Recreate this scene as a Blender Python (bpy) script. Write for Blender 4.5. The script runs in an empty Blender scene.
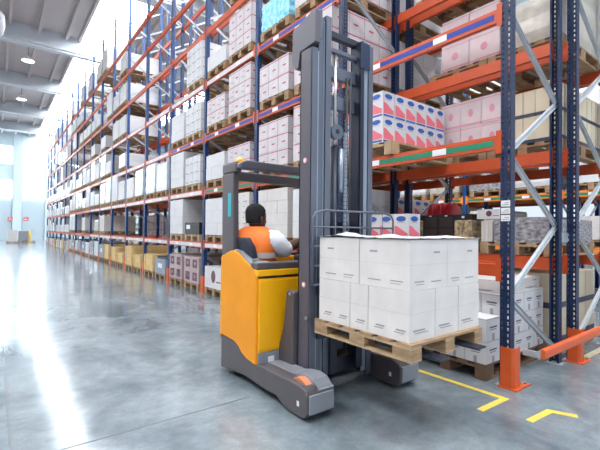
import bpy, bmesh, math, random
from mathutils import Vector, Matrix
random.seed(7)
sc = bpy.context.scene
COL = sc.collection
PI = math.pi

# ------------------------------------------------------------------ materials
def node_mat(name, col, rough=.5, metal=0, var=.0, vscale=8, bump=0, bscale=60, spec=.5, emis=None, estr=0, vcol=None, stretch=None, trans=0, alpha=1, coat=0):
    m = bpy.data.materials.new(name); m.use_nodes = True
    nt = m.node_tree; b = nt.nodes['Principled BSDF']
    b.inputs['Base Color'].default_value = (*col, 1)
    b.inputs['Roughness'].default_value = rough
    b.inputs['Metallic'].default_value = metal
    b.inputs['Specular IOR Level'].default_value = spec
    b.inputs['Coat Weight'].default_value = coat
    b.inputs['Alpha'].default_value = alpha
    if emis:
        b.inputs['Emission Color'].default_value = (*emis, 1); b.inputs['Emission Strength'].default_value = estr
    if var > 0 or bump > 0:
        tc = nt.nodes.new('ShaderNodeTexCoord')
        mp = nt.nodes.new('ShaderNodeMapping'); nt.links.new(tc.outputs['Object'], mp.inputs[0])
        if stretch: mp.inputs['Scale'].default_value = stretch
        if var > 0:
            n = nt.nodes.new('ShaderNodeTexNoise'); n.inputs['Scale'].default_value = vscale; n.inputs['Detail'].default_value = 5
            nt.links.new(mp.outputs[0], n.inputs['Vector'])
            r = nt.nodes.new('ShaderNodeValToRGB')
            r.color_ramp.elements[0].position = .3; r.color_ramp.elements[1].position = .7
            c2 = vcol or tuple(c*(1-var) for c in col)
            r.color_ramp.elements[0].color = (*c2, 1); r.color_ramp.elements[1].color = (*col, 1)
            nt.links.new(n.outputs['Fac'], r.inputs[0]); nt.links.new(r.outputs[0], b.inputs['Base Color'])
        if bump > 0:
            n2 = nt.nodes.new('ShaderNodeTexNoise'); n2.inputs['Scale'].default_value = bscale
            nt.links.new(mp.outputs[0], n2.inputs['Vector'])
            bp = nt.nodes.new('ShaderNodeBump'); bp.inputs['Strength'].default_value = bump; bp.inputs['Distance'].default_value = .01
            nt.links.new(n2.outputs['Fac'], bp.inputs['Height']); nt.links.new(bp.outputs[0], b.inputs['Normal'])
    return m

M = {}
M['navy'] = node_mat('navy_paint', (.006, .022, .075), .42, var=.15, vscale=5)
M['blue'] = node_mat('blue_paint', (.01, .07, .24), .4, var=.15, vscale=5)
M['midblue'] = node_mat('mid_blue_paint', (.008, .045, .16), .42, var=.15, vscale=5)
M['orange'] = node_mat('orange_beam_paint', (.56, .080, .020), .4, var=.12, vscale=6)
M['orange2'] = node_mat('light_orange_beam_paint', (.85, .26, .05), .4, var=.12, vscale=6)
M['orange3'] = node_mat('bright_guard_orange', (.70, .105, .018), .38, var=.12, vscale=9)
M['galv'] = node_mat('galvanised_steel', (.50, .55, .60), .38, metal=.35, var=.12, vscale=20)
M['greenstripe'] = node_mat('green_stripe', (.01, .22, .12), .5)
M['bluestripe'] = node_mat('blue_stripe', (.015, .05, .33), .5)
M['whiteglarestripe'] = node_mat('pale_glare_stripe', (.66, .62, .66), .5)
M['label'] = node_mat('label_white', (.8, .8, .82), .5)
M['wood'] = node_mat('pallet_wood', (.42, .27, .15), .8, var=.45, vscale=9, stretch=(1, 1, 4))
M['woodpale'] = node_mat('pale_pallet_wood', (.50, .35, .21), .8, var=.35, vscale=9)
M['wooddark'] = node_mat('dark_pallet_wood', (.20, .12, .075), .85, var=.4, vscale=9)
M['crate'] = node_mat('yellow_pine', (.78, .56, .26), .75, var=.25, vscale=7)
M['carton'] = node_mat('white_carton', (.66, .66, .69), .55, var=.06, vscale=6)
M['cartonb'] = node_mat('warm_white_carton', (.66, .63, .62), .5, var=.10, vscale=6)
M['cartonf'] = node_mat('off_white_wrapped_carton', (.74, .70, .685), .35, var=.12, vscale=7, bump=.25, bscale=12)
M['seamf'] = node_mat('faint_seam', (.50, .48, .47), .7)
M['seam'] = node_mat('carton_seam', (.33, .32, .34), .8)
M['print'] = node_mat('dark_print', (.10, .10, .14), .6)
M['beige'] = node_mat('beige_carton', (.62, .54, .40), .6, var=.08, vscale=5)
M['darkband'] = node_mat('dark_band', (.035, .04, .085), .5)
M['pink'] = node_mat('pinkish_carton', (.66, .55, .57), .5, var=.12, vscale=7)
M['palepink'] = node_mat('pale_pink_carton', (.62, .57, .60), .45, var=.14, vscale=9)
M['crimson'] = node_mat('crimson_print', (.46, .06, .12), .5)
M['rose'] = node_mat('rose_print', (.60, .26, .32), .5)
M['redprint'] = node_mat('red_print', (.80, .17, .22), .45)
M['blueprint'] = node_mat('blue_print', (.03, .10, .42), .45)
M['cyan'] = node_mat('cyan_film', (.05, .50, .78), .3, var=.3, vscale=14, vcol=(.5, .8, .9))
M['film'] = node_mat('grey_film_over_dark_goods', (.46, .46, .50), .2, var=.92, vscale=22, bump=.8, bscale=30, stretch=(1, .7, 1.6), vcol=(.11, .11, .13))
M['whitefilm'] = node_mat('white_stretch_film', (.64, .66, .70), .3, var=.14, vscale=5, bump=.35, bscale=14)
M['creamfilm'] = node_mat('cream_goods_under_film', (.60, .56, .50), .3, var=.3, vscale=7, bump=.4, bscale=16)
M['black'] = node_mat('black_carton', (.02, .02, .024), .4, var=.3, vscale=6)
M['brownblack'] = node_mat('brown_black_carton', (.05, .035, .035), .4)
M['photo'] = node_mat('printed_photo_panel', (.75, .62, .38), .4, var=.8, vscale=22, vcol=(.10, .06, .04))
M['redgoods'] = node_mat('red_bag', (.62, .015, .03), .35, var=.25, vscale=10, bump=.4, bscale=20)
M['brownprint'] = node_mat('brown_printed_carton', (.50, .38, .40), .5, var=.12, vscale=6)
M['maroon'] = node_mat('maroon_print', (.14, .06, .09), .5)
M['greygoods'] = node_mat('grey_blue_goods', (.30, .36, .45), .5, var=.3, vscale=9)
M['yellow'] = node_mat('truck_yellow', (1.0, .47, .003), .3, var=.04, vscale=3, coat=.3)
M['amber'] = node_mat('truck_orange', (.86, .32, .008), .42, var=.08, vscale=5, spec=.3)
M['tgrey'] = node_mat('truck_brown_grey', (.095, .085, .095), .42, var=.12, vscale=7, bump=.1)
M['tgrey2'] = node_mat('truck_light_grey', (.25, .27, .31), .4, var=.08, vscale=7)
M['mast'] = node_mat('mast_blue_grey', (.13, .15, .20), .34, metal=.25, var=.1, vscale=5)
M['mastside'] = node_mat('mast_side_grey', (.105, .10, .125), .4, metal=.1, var=.1, vscale=5)
M['mastdark'] = node_mat('mast_dark', (.022, .028, .05), .4, metal=.3)
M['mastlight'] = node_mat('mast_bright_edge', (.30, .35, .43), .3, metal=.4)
M['rubber'] = node_mat('black_plastic', (.018, .02, .026), .55)
M['seat'] = node_mat('seat_vinyl', (.02, .026, .045), .45)
M['steel'] = node_mat('bare_steel', (.5, .5, .52), .3, metal=.9)
M['polyred'] = node_mat('orange_polyurethane', (.60, .20, .08), .5)
M['teal'] = node_mat('teal_sticker', (.02, .38, .46), .4)
M['sticker'] = node_mat('red_white_sticker', (.75, .40, .38), .4)
M['beacon'] = node_mat('amber_beacon', (.95, .42, .03), .3, emis=(1, .4, .02), estr=.5)
M['skin'] = node_mat('dark_skin', (.10, .042, .028), .5, var=.15, vscale=12)
M['hair'] = node_mat('black_hair', (.010, .009, .012), .8, bump=.5, bscale=180)
M['vest'] = node_mat('hi_vis_orange', (.95, .20, .02), .6, var=.12, vscale=9, bump=.4, bscale=12)
M['tape'] = node_mat('reflective_tape', (.55, .52, .50), .4)
M['shirt'] = node_mat('white_shirt', (.80, .82, .88), .7, var=.08, vscale=9, bump=.3, bscale=14)
M['jeans'] = node_mat('dark_trousers', (.03, .04, .08), .8)
M['yline'] = node_mat('yellow_floor_paint', (.85, .62, .03), .4, var=.25, vscale=14, vcol=(.62, .50, .16))
M['yline_worn'] = node_mat('worn_yellow_floor_paint', (.68, .57, .32), .5, var=.45, vscale=10, vcol=(.42, .42, .38))
M['joint'] = node_mat('floor_joint_filler', (.10, .11, .13), .6)
M['ceil'] = node_mat('concrete_ceiling', (.50, .45, .45), .85, var=.12, vscale=.6)
M['beamc'] = node_mat('concrete_beam', (.55, .59, .63), .8, var=.10, vscale=.5)
M['wall'] = node_mat('far_wall_cladding', (.66, .76, .80), .6, var=.05, vscale=.4)
M['bouncewall'] = node_mat('side_bounce_wall', (.42, .38, .36), .7, var=.1, vscale=.5)
M['walld'] = node_mat('wall_pillar', (.56, .66, .72), .6)
M['gate'] = node_mat('sectional_gate', (.50, .60, .66), .5, var=.05, vscale=.7)
M['redsign'] = node_mat('red_sign', (.75, .06, .05), .5)
M['ypost'] = node_mat('yellow_bollard_paint', (.9, .62, .06), .5)
M['lampmetal'] = node_mat('lamp_metal', (.6, .6, .6), .4)
M['lamplit'] = node_mat('lamp_lit', (1, 1, 1), .5, emis=(1, .97, .92), estr=14)

def emat(name, col, s):
    m = bpy.data.materials.new(name); m.use_nodes = True; nt = m.node_tree
    nt.nodes.remove(nt.nodes['Principled BSDF'])
    e = nt.nodes.new('ShaderNodeEmission'); e.inputs[0].default_value = (*col, 1); e.inputs[1].default_value = s
    nt.links.new(e.outputs[0], nt.nodes['Material Output'].inputs[0]); return m
M['skylight'] = emat('daylight_through_rooflight', (.92, .97, 1), 21)
M['window'] = emat('daylight_through_window', (.80, .92, 1), 16)

def floor_mat():
    m = bpy.data.materials.new('polished_concrete'); m.use_nodes = True; nt = m.node_tree; b = nt.nodes['Principled BSDF']
    tc = nt.nodes.new('ShaderNodeTexCoord')
    def noise(scale, detail, dist=0):
        n = nt.nodes.new('ShaderNodeTexNoise'); n.inputs['Scale'].default_value = scale; n.inputs['Detail'].default_value = detail
        n.inputs['Distortion'].default_value = dist; n.inputs['Roughness'].default_value = .65
        nt.links.new(tc.outputs['Object'], n.inputs['Vector']); return n
    def ramp(n, a, b_, ca, cb):
        r = nt.nodes.new('ShaderNodeValToRGB'); e = r.color_ramp.elements
        e[0].position = a; e[1].position = b_; e[0].color = ca; e[1].color = cb
        nt.links.new(n.outputs['Fac'], r.inputs[0]); return r
    r1 = ramp(noise(1.1, 9, .6), .3, .72, (.105, .14, .168, 1), (.32, .375, .415, 1))
    r2 = ramp(noise(7, 8, .3), .35, .7, (.72, .72, .72, 1), (1, 1, 1, 1))
    r4 = ramp(noise(60, 4), .3, .7, (.86, .86, .86, 1), (1, 1, 1, 1))
    mx = nt.nodes.new('ShaderNodeMix'); mx.data_type = 'RGBA'; mx.blend_type = 'MULTIPLY'; mx.inputs[0].default_value = 1
    nt.links.new(r1.outputs[0], mx.inputs[6]); nt.links.new(r2.outputs[0], mx.inputs[7])
    mx2 = nt.nodes.new('ShaderNodeMix'); mx2.data_type = 'RGBA'; mx2.blend_type = 'MULTIPLY'; mx2.inputs[0].default_value = 1
    nt.links.new(mx.outputs[2], mx2.inputs[6]); nt.links.new(r4.outputs[0], mx2.inputs[7])
    nt.links.new(mx2.outputs[2], b.inputs['Base Color'])
    r3 = ramp(noise(2.3, 6), .3, .7, (.09, .09, .09, 1), (.22, .22, .22, 1))
    nt.links.new(r3.outputs[0], b.inputs['Roughness'])
    bp = nt.nodes.new('ShaderNodeBump'); bp.inputs['Strength'].default_value = .06; bp.inputs['Distance'].default_value = .02
    nb = noise(3.0, 3); nt.links.new(nb.outputs['Fac'], bp.inputs['Height']); nt.links.new(bp.outputs[0], b.inputs['Normal'])
    b.inputs['Specular IOR Level'].default_value = .85
    return m
M['floor'] = floor_mat()

# ------------------------------------------------------------------ mesh helpers
class MB:
    def __init__(s): s.v = []; s.f = []; s.m = []; s.sm = []
    def quad(s, a, b, c, d, mi=0):
        n = len(s.v); s.v += [a, b, c, d]; s.f.append((n, n+1, n+2, n+3)); s.m.append(mi); s.sm.append(False)
    def box(s, x0, y0, z0, x1, y1, z1, mi=0):
        x0, x1 = sorted((x0, x1)); y0, y1 = sorted((y0, y1)); z0, z1 = sorted((z0, z1))
        n = len(s.v)
        s.v += [(x0,y0,z0),(x1,y0,z0),(x1,y1,z0),(x0,y1,z0),(x0,y0,z1),(x1,y0,z1),(x1,y1,z1),(x0,y1,z1)]
        for f in ((0,3,2,1),(4,5,6,7),(0,1,5,4),(1,2,6,5),(2,3,7,6),(3,0,4,7)):
            s.f.append(tuple(n+i for i in f)); s.m.append(mi); s.sm.append(False)
        return s
    def prism(s, poly, axis, a, b, mi=0):
        # poly of 2D points; axis 'x': (y,z) , 'y': (x,z), 'z': (x,y)
        def P(p, t): return {'x': (t, p[0], p[1]), 'y': (p[0], t, p[1]), 'z': (p[0], p[1], t)}[axis]
        n = len(s.v); k = len(poly)
        s.v += [P(p, a) for p in poly] + [P(p, b) for p in poly]
        s.f.append(tuple(range(n, n+k))); s.m.append(mi); s.sm.append(False)
        s.f.append(tuple(range(n+2*k-1, n+k-1, -1))); s.m.append(mi); s.sm.append(False)
        for i in range(k):
            j = (i+1) % k
            s.f.append((n+i, n+k+i, n+k+j, n+j)); s.m.append(mi); s.sm.append(False)
        return s
    def bar(s, a, b, w, h, mi=0, up=(0, 0, 1)):
        a = Vector(a); b = Vector(b); d = (b-a).normalized(); u = Vector(up)
        x = d.cross(u)
        if x.length < 1e-4: x = d.cross(Vector((1, 0, 0)))
        x.normalize(); y = x.cross(d).normalized()
        n = len(s.v)
        for p in (a, b):
            for sx, sy in ((-1,-1),(1,-1),(1,1),(-1,1)):
                s.v.append(tuple(p + x*sx*w/2 + y*sy*h/2))
        for f in ((0,3,2,1),(4,5,6,7),(0,1,5,4),(1,2,6,5),(2,3,7,6),(3,0,4,7)):
            s.f.append(tuple(n+i for i in f)); s.m.append(mi); s.sm.append(False)
        return s
    def tube(s, pts, r, seg=10, mi=0, caps=True):
        pts = [Vector(p) for p in pts]; rs = r if isinstance(r, (list, tuple)) else [r]*len(pts)
        n = len(s.v); pu = None
        for i, p in enumerate(pts):
            d = (pts[min(i+1, len(pts)-1)] - pts[max(i-1, 0)]).normalized()
            if pu is None:
                pu = d.orthogonal().normalized()
            else:
                pu = (pu - d*pu.dot(d)).normalized()
            w = d.cross(pu)
            for k in range(seg):
                t = 2*PI*k/seg; s.v.append(tuple(p + (pu*math.cos(t) + w*math.sin(t))*rs[i]))
        for i in range(len(pts)-1):
            for k in range(seg):
                k2 = (k+1) % seg
                s.f.append((n+i*seg+k, n+i*seg+k2, n+(i+1)*seg+k2, n+(i+1)*seg+k)); s.m.append(mi); s.sm.append(True)
        if caps:
            s.f.append(tuple(n+k for k in range(seg))[::-1]); s.m.append(mi); s.sm.append(False)
            s.f.append(tuple(n+(len(pts)-1)*seg+k for k in range(seg))); s.m.append(mi); s.sm.append(False)
        return s
    def loft(s, rings, mi=0, caps=True):
        n = len(s.v); k = len(rings[0])
        for r in rings: s.v += [tuple(p) for p in r]
        for i in range(len(rings)-1):
            for j in range(k):
                j2 = (j+1) % k
                s.f.append((n+i*k+j, n+i*k+j2, n+(i+1)*k+j2, n+(i+1)*k+j)); s.m.append(mi); s.sm.append(True)
        if caps:
            s.f.append(tuple(n+j for j in range(k))[::-1]); s.m.append(mi); s.sm.append(True)
            s.f.append(tuple(n+(len(rings)-1)*k+j for j in range(k))); s.m.append(mi); s.sm.append(True)
        return s
    def mesh(s, name, mats):
        me = bpy.data.meshes.new(name); me.from_pydata(s.v, [], s.f)
        for m in mats: me.materials.append(M[m])
        me.polygons.foreach_set('material_index', s.m); me.polygons.foreach_set('use_smooth', s.sm)
        me.update()
        bm = bmesh.new(); bm.from_mesh(me); bmesh.ops.recalc_face_normals(bm, faces=bm.faces); bm.to_mesh(me); bm.free()
        return me
    def build(s, name, mats, parent=None, bevel=0, loc=None):
        if isinstance(mats, str): mats = [mats]
        return link(name, s.mesh(name, mats), parent, bevel, loc)

def link(name, me, parent=None, bevel=0, loc=None):
    o = bpy.data.objects.new(name, me); COL.objects.link(o)
    if loc is not None: o.location = loc
    if parent: o.parent = parent
    if bevel:
        b = o.modifiers.new('b', 'BEVEL'); b.width = bevel; b.segments = 2; b.limit_method = 'ANGLE'
        b.angle_limit = math.radians(40)
    return o
def empty(name, loc=(0, 0, 0), parent=None):
    o = bpy.data.objects.new(name, None); COL.objects.link(o); o.location = loc; o.empty_display_size = .1
    if parent: o.parent = parent
    return o
def tag(o, label, cat, group=None):
    o['label'] = label; o['category'] = cat
    if group: o['group'] = group
    return o
def struct(o): o['kind'] = 'structure'; return o
def part(o, label): o['label'] = label; return o
def copy_tree(o, parent=None):
    c = o.copy(); COL.objects.link(c); c.parent = parent
    for ch in o.children: copy_tree(ch, c)
    return c

# ------------------------------------------------------------------ camera
f_px = 398.5; yaw = .6547; pit = .014; rol = .0113; CH = 1.3
cy, sy, cp, sp = math.cos(yaw), math.sin(yaw), math.cos(pit), math.sin(pit)
F = Vector((sy*cp, cy*cp, sp)); R = Vector((cy, -sy, 0)); U = R.cross(F)
R2 = R*math.cos(rol) + U*math.sin(rol); U2 = -R*math.sin(rol) + U*math.cos(rol)
cam = bpy.data.cameras.new('camera'); co = bpy.data.objects.new('camera', cam); COL.objects.link(co)
mw = Matrix.Identity(4)
for i in range(3): mw[i][0] = R2[i]; mw[i][1] = U2[i]; mw[i][2] = -F[i]
mw[0][3], mw[1][3], mw[2][3] = 0, 0, CH
co.matrix_world = mw; cam.sensor_width = 36; cam.lens = f_px/600*36; cam.clip_start = .05; cam.clip_end = 300
sc.camera = co
CAMV = Vector((0, 0, CH))
def proj(p):
    v = Vector(p)-CAMV; d = v.dot(F)
    if d <= .05: return None
    return 300+f_px*v.dot(R2)/d, 225-f_px*v.dot(U2)/d, d

# ------------------------------------------------------------------ constants
XA, XA2 = 3.446, 4.546
XB, XB2 = 4.69, 5.79
XC, XC2 = 9.1, 10.2
Y0, BW = 1.579, 2.057; YB0 = 1.50
ZL = [0, 1.048, 2.149, 3.258, 4.382, 5.484, 6.547, 7.53]   # floor, shelves 1..7
POST_T = 9.15
NA = 18; NB = 12
ORD = ['first','second','third','fourth','fifth','sixth','seventh','eighth','ninth','tenth','eleventh','twelfth','thirteenth','fourteenth','fifteenth','sixteenth','seventeenth','eighteenth','nineteenth','twentieth']

# ------------------------------------------------------------------ setting
fl = MB()
fl.box(-12, -6, -.2, 24, 52, 0); struct(fl.build('floor', 'floor'))
# joints and painted floor marks
def flat(name, pts_w, mat, w, z=.002, label=None, cat=None, kind=None):
    mb = MB()
    P = [Vector(p) for p in pts_w]; L = []; Rr_ = []
    for q, p in enumerate(P):
        d1 = (p-P[q-1]).normalized() if q else None; d2 = (P[q+1]-p).normalized() if q < len(P)-1 else None
        n1 = Vector((-d1.y, d1.x)) if d1 else None; n2 = Vector((-d2.y, d2.x)) if d2 else None
        nn = ((n1+n2).normalized() if n1 and n2 else (n1 or n2)); k = w/2/(nn.dot(n1 or n2))
        L.append(tuple(p+nn*k)); Rr_.append(tuple(p-nn*k))
    mb.prism(L+Rr_[::-1], 'z', .0002, z)
    o = mb.build(name, mat)
    if kind: o['kind'] = kind
    else: tag(o, label, cat)
    return o
for i, (a, b) in enumerate([((.10, -2), (.10, 49)), ((-12, 2.71), (1.60, 2.71)), ((-12, 9.6), (3.3, 9.6)), ((-12, 16.5), (3.3, 16.5)), ((-12, 24), (3.3, 24))]):
    flat('trim_%d' % (i+1), [a, b], 'joint', .009, .0015, kind='structure')
def yl(pts, label, mat='yline', w=.05): flat('floor_line', pts, mat, w, .003, label, 'floor marking')
yl([(3.18, 2.42), (3.195, 1.505), (2.84, 1.515)], 'yellow painted floor angle beside the orange corner guard, nearer the forks')
yl([(2.955, 1.225), (3.245, 1.205), (3.315, 1.05)], 'short yellow painted floor angle at the bottom right, farthest from truck')
yl([(4.70, 1.50), (5.9, 1.50)], 'worn pale yellow floor line running right past the rear guard', 'yline_worn', .07)

# ceiling
cz = 11.0
beamY = [8.2, 15.9, 23.45, 30.9, 38.4, 45.2]
SK = [(3.36, 5.25), (10.2, 12.2), (-6.4, -4.4)]
c = MB(); edges = [-12, -6.4, -4.4, 3.36, 5.25, 10.2, 12.2, 24]
for a, b in ((-12, -6.4), (-4.4, 3.36), (5.25, 10.2), (12.2, 24)):
    c.box(a, -6, cz, b, 50, cz+.15)
    c.box(a-.0, -6, cz-.22, a+.12, 50, cz); c.box(b-.12, -6, cz-.22, b, 50, cz)
    x = a+.6
    while x < b-.4:
        c.box(x, -6, cz-.25, x+.13, 50, cz); x += .72 if int(x*7) % 3 == 0 else 1.15
c.v = c.v; struct(c.build('ceiling', 'ceil'))
for i, y in enumerate([.3]+beamY):
    b = MB(); b.box(-12, y-.45, cz-.72, 24, y+.45, cz+.0); b.box(-12, y-.6, cz-.85, 24, y-.0, cz-.70)
    b.box(-12, y-.64, cz-1.0, 24, y-.58, cz-.94); struct(b.build('trim_%d' % (i+6), 'beamc'))
n = 0
for (a, b_) in SK:
    ys = [-6, .3]+beamY+[50]
    for y0, y1 in zip(ys[:-1], ys[1:]):
        n += 1
        w = MB(); w.box(a+.02, y0+.46, cz+.05, b_-.02, y1-.46, cz+.09); struct(w.build('window_%d' % n, 'skylight'))
# far wall
w = MB(); YW = 50
WX = [(-8.6, -7.0), (-6, -3.9), (-3.0, -.8), (-.15, 1.35), (2.3, 4.3), (5.4, 7.6), (8.6, 10.8)]
WZ = [(4.25, 6.1), (7.75, 9.55)]
xs = sorted({-12, 24, *[v for p in WX for v in p]}); zs = [0, 4.25, 6.1, 7.75, 9.55, 11.4]
for i in range(len(xs)-1):
    for k in range(5):
        hole = any(abs(xs[i]-p[0]) < 1e-6 for p in WX) and k in (1, 3)
        if not hole: w.box(xs[i], YW, zs[k], xs[i+1], YW+.3, zs[k+1])
struct(w.build('wall_back', 'wall'))
w = MB(); w.box(-9.3, -6, 0, -9.0, 50, 11); struct(w.build('wall_left_bounce', 'bouncewall'))  # unseen wall, added to darken the left and bounce warm light
for (a, b_) in WX:
    for (z0, z1) in WZ:
        n += 1
        g = MB(); g.box(a, YW+.12, z0, b_, YW+.16, z1); wo = struct(g.build('window_%d' % n, 'window'))
        fr = MB(); fr.box((a+b_)/2-.03, YW+.05, z0, (a+b_)/2+.03, YW+.11, z1); fr.build('window_frame', 'walld', wo)
for i, x in enumerate([-3.4, -.45, 1.82, 4.6]):
    p = MB(); p.box(x-.38, YW-.45, 0, x+.38, YW-.01, 11); struct(p.build('trim_%d' % (i+20), 'walld'))
for i, (a, b_) in enumerate([(-2.8, -1), (-.05, 1.4), (2.25, 4.15)]):
    g = MB(); g.box(a, YW-.12, 0, b_, YW-.01, 4.0)
    for k in range(1, 8): g.box(a, YW-.14, k*.5-.015, b_, YW-.12, k*.5+.015)
    d = struct(g.build('door_%d' % (i+1), 'gate'))
    h = MB(); h.box((a+b_)/2-.12, YW-.18, 1.0, (a+b_)/2+.12, YW-.14, 1.06); h.build('door_handle', 'steel', d)
for i, x in enumerate((1.27, 2.6)):
    s = MB(); s.box(x-.2, YW-.5 if i == 0 else YW-.2, 2.0, x+.2, YW-.46 if i == 0 else YW-.15, 2.35, 0)
    s.box(x-.14, (YW-.5 if i == 0 else YW-.2)-.01, 2.08, x+.14, (YW-.5 if i == 0 else YW-.2), 2.15, 1); s.box(x-.14, (YW-.5 if i == 0 else YW-.2)-.01, 2.24, x+.06, (YW-.5 if i == 0 else YW-.2), 2.28, 1)
    tag(s.build('wall_sign', ['redsign', 'label']), ['small red sign on the far wall, left one beside the pillar', 'small red sign on the far wall, right one above the door'][i], 'sign')
for i, x in enumerate((.25, 2.72)):
    s = MB(); s.tube([(x, 46, 0), (x, 46, .95), (x, 46, 1.0)], [.1, .1, .05], 12); s.tube([(x, 46, .0), (x, 46, .02)], .16, 12)
    tag(s.build('bollard', 'ypost'), ['yellow bollard by the far wall, left of the distant pallets', 'yellow bollard by the far wall, right of the distant pallets'][i], 'bollard')

# ------------------------------------------------------------------ racks
PW, PD = .088, .075
def post_mesh(perf, height, mat):
    mb = MB()
    if not perf:
        mb.box(0, 0, 0, PD, .004, height); mb.box(0, PW-.004, 0, PD, PW, height)
        mb.box(0, .004, 0, .004, PW-.004, height)
        mb.box(PD-.004, .004, 0, PD, .02, height); mb.box(PD-.004, PW-.02, 0, PD, PW-.004, height)
    else:
        # front web with two columns of slots, real openings
        ys = [0, .013, .027, .061, .075, PW]; t = .004
        for i in (0, 2, 4): mb.box(0, ys[i], 0, t, ys[i+1], height)
        z = 0
        while z < height-.05:
            for i in (1, 3): mb.box(0, ys[i], z, t, ys[i+1], z+.022)
            z += .05
        # side flanges with smaller slots
        for yy in (0, PW-.004):
            mb.box(t, yy, 0, .030, yy+.004, height); mb.box(.040, yy, 0, PD, yy+.004, height)
            z = 0
            while z < height-.05:
                mb.box(.030, yy, z, .040, yy+.004, z+.036); z += .05
        mb.box(PD-.004, .004, 0, PD, .018, height); mb.box(PD-.004, PW-.018, 0, PD, PW-.004, height)
    return mb.mesh('post', [mat])
POSTM = {(p, m): post_mesh(p, POST_T, m) for p in (True, False) for m in ('navy', 'midblue', 'blue')}
foot = MB(); foot.box(-.03, -.03, 0, PD+.03, PW+.03, .008); foot.tube([(-.018, -.018, .008), (-.018, -.018, .02)], .008, 6); foot.tube([(PD+.018, PW+.018, .008), (PD+.018, PW+.018, .02)], .008, 6)
FOOTM = foot.mesh('foot_plate', ['galv'])
def brace_nodes(parity, depth):
    zs = [.13+.62*k for k in range(15)]
    return [((PD*.5 if (k+parity) % 2 else depth-PD*.5), z) for k, z in enumerate(zs)]
def single_brace(a, b):
    mb = MB(); up = (0, 1, 0)
    A = Vector((a[0], PW/2, a[1])); B_ = Vector((b[0], PW/2, b[1]))
    mb.bar(A, B_, .042, .004, 0, up)
    off = Vector((0, .014, 0)); d = (B_-A).normalized(); sd = d.cross(Vector((0, 1, 0)))*.021
    mb.bar(A+sd+off*0, B_+sd+off*0, .004, .03, 0, up); mb.bar(A-sd, B_-sd, .004, .03, 0, up)
    return mb
BRM = {}
for par in (0, 1):
    nodes = brace_nodes(par, XA2-XA)
    BRM[par] = [single_brace(nodes[k], nodes[k+1]).mesh('brace', ['galv']) for k in range(14)]
    allb = MB()
    for k in range(14):
        s_ = single_brace(nodes[k], nodes[k+1]); n0 = len(allb.v); allb.v += s_.v; allb.f += [tuple(i+n0 for i in f) for f in s_.f]; allb.m += s_.m; allb.sm += s_.sm
    BRM[par, 'all'] = allb.mesh('brace', ['galv'])
def guard_mesh():
    mb = MB(); h = .34
    poly = [(-.03, -.022), (-.008, -.042), (PD+.012, -.042), (PD+.012, -.036), (-.005, -.036), (-.024, -.019), (-.024, PW-.02), (-.03, PW-.02)]
    mb.prism(poly, 'z', .008, h); mb.prism([(-.04, -.07), (PD+.15, -.07), (PD+.15, -.01), (.0, -.01), (.0, PW), (-.04, PW)], 'z', 0, .010)
    for x, y in ((PD+.11, -.04),): mb.tube([(x, y, .01), (x, y, .024)], .012, 8, 1)
    return mb.mesh('post_guard', ['orange3', 'steel'])
GUARDM = guard_mesh()
def beam_mesh(mat, length, face, stripe=None):
    # along +Y from 0 to length, front face at x=0 (face -1: front toward -X), height .135 below z=0
    s = 1 if face < 0 else -1
    mb = MB()
    poly = [(0, -.125), (0, -.022), (s*.016, -.016), (s*.016, 0), (s*.05, 0), (s*.05, -.125)]
    mb.prism(poly, 'y', .004, length-.004)
    for y in (-.010, length-.036):
        mb.box(-s*.006, y, -.165, -s*.001, y+.046, .035); mb.box(-s*.006, y, -.165, s*.03, y+.004, .035)
    return mb.mesh('beam', [mat])
BL = BW-PW
BEAM = {(m, f): beam_mesh(m, BL, f) for m in ('orange', 'orange2') for f in (-1, 1)}
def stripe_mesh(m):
    mb = MB(); wd_ = m == 'whiteglarestripe'; mb.box(-.003, .06, -.112 if wd_ else -.095, -.0005, BL-.06, -.032 if wd_ else -.045, 0)  # white strip widened so its colour stands in for window glare on beams
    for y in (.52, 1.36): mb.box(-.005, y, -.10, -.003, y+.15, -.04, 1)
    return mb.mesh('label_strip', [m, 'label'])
STR = {m: stripe_mesh(m) for m in ('greenstripe', 'bluestripe', 'whiteglarestripe')}

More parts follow.
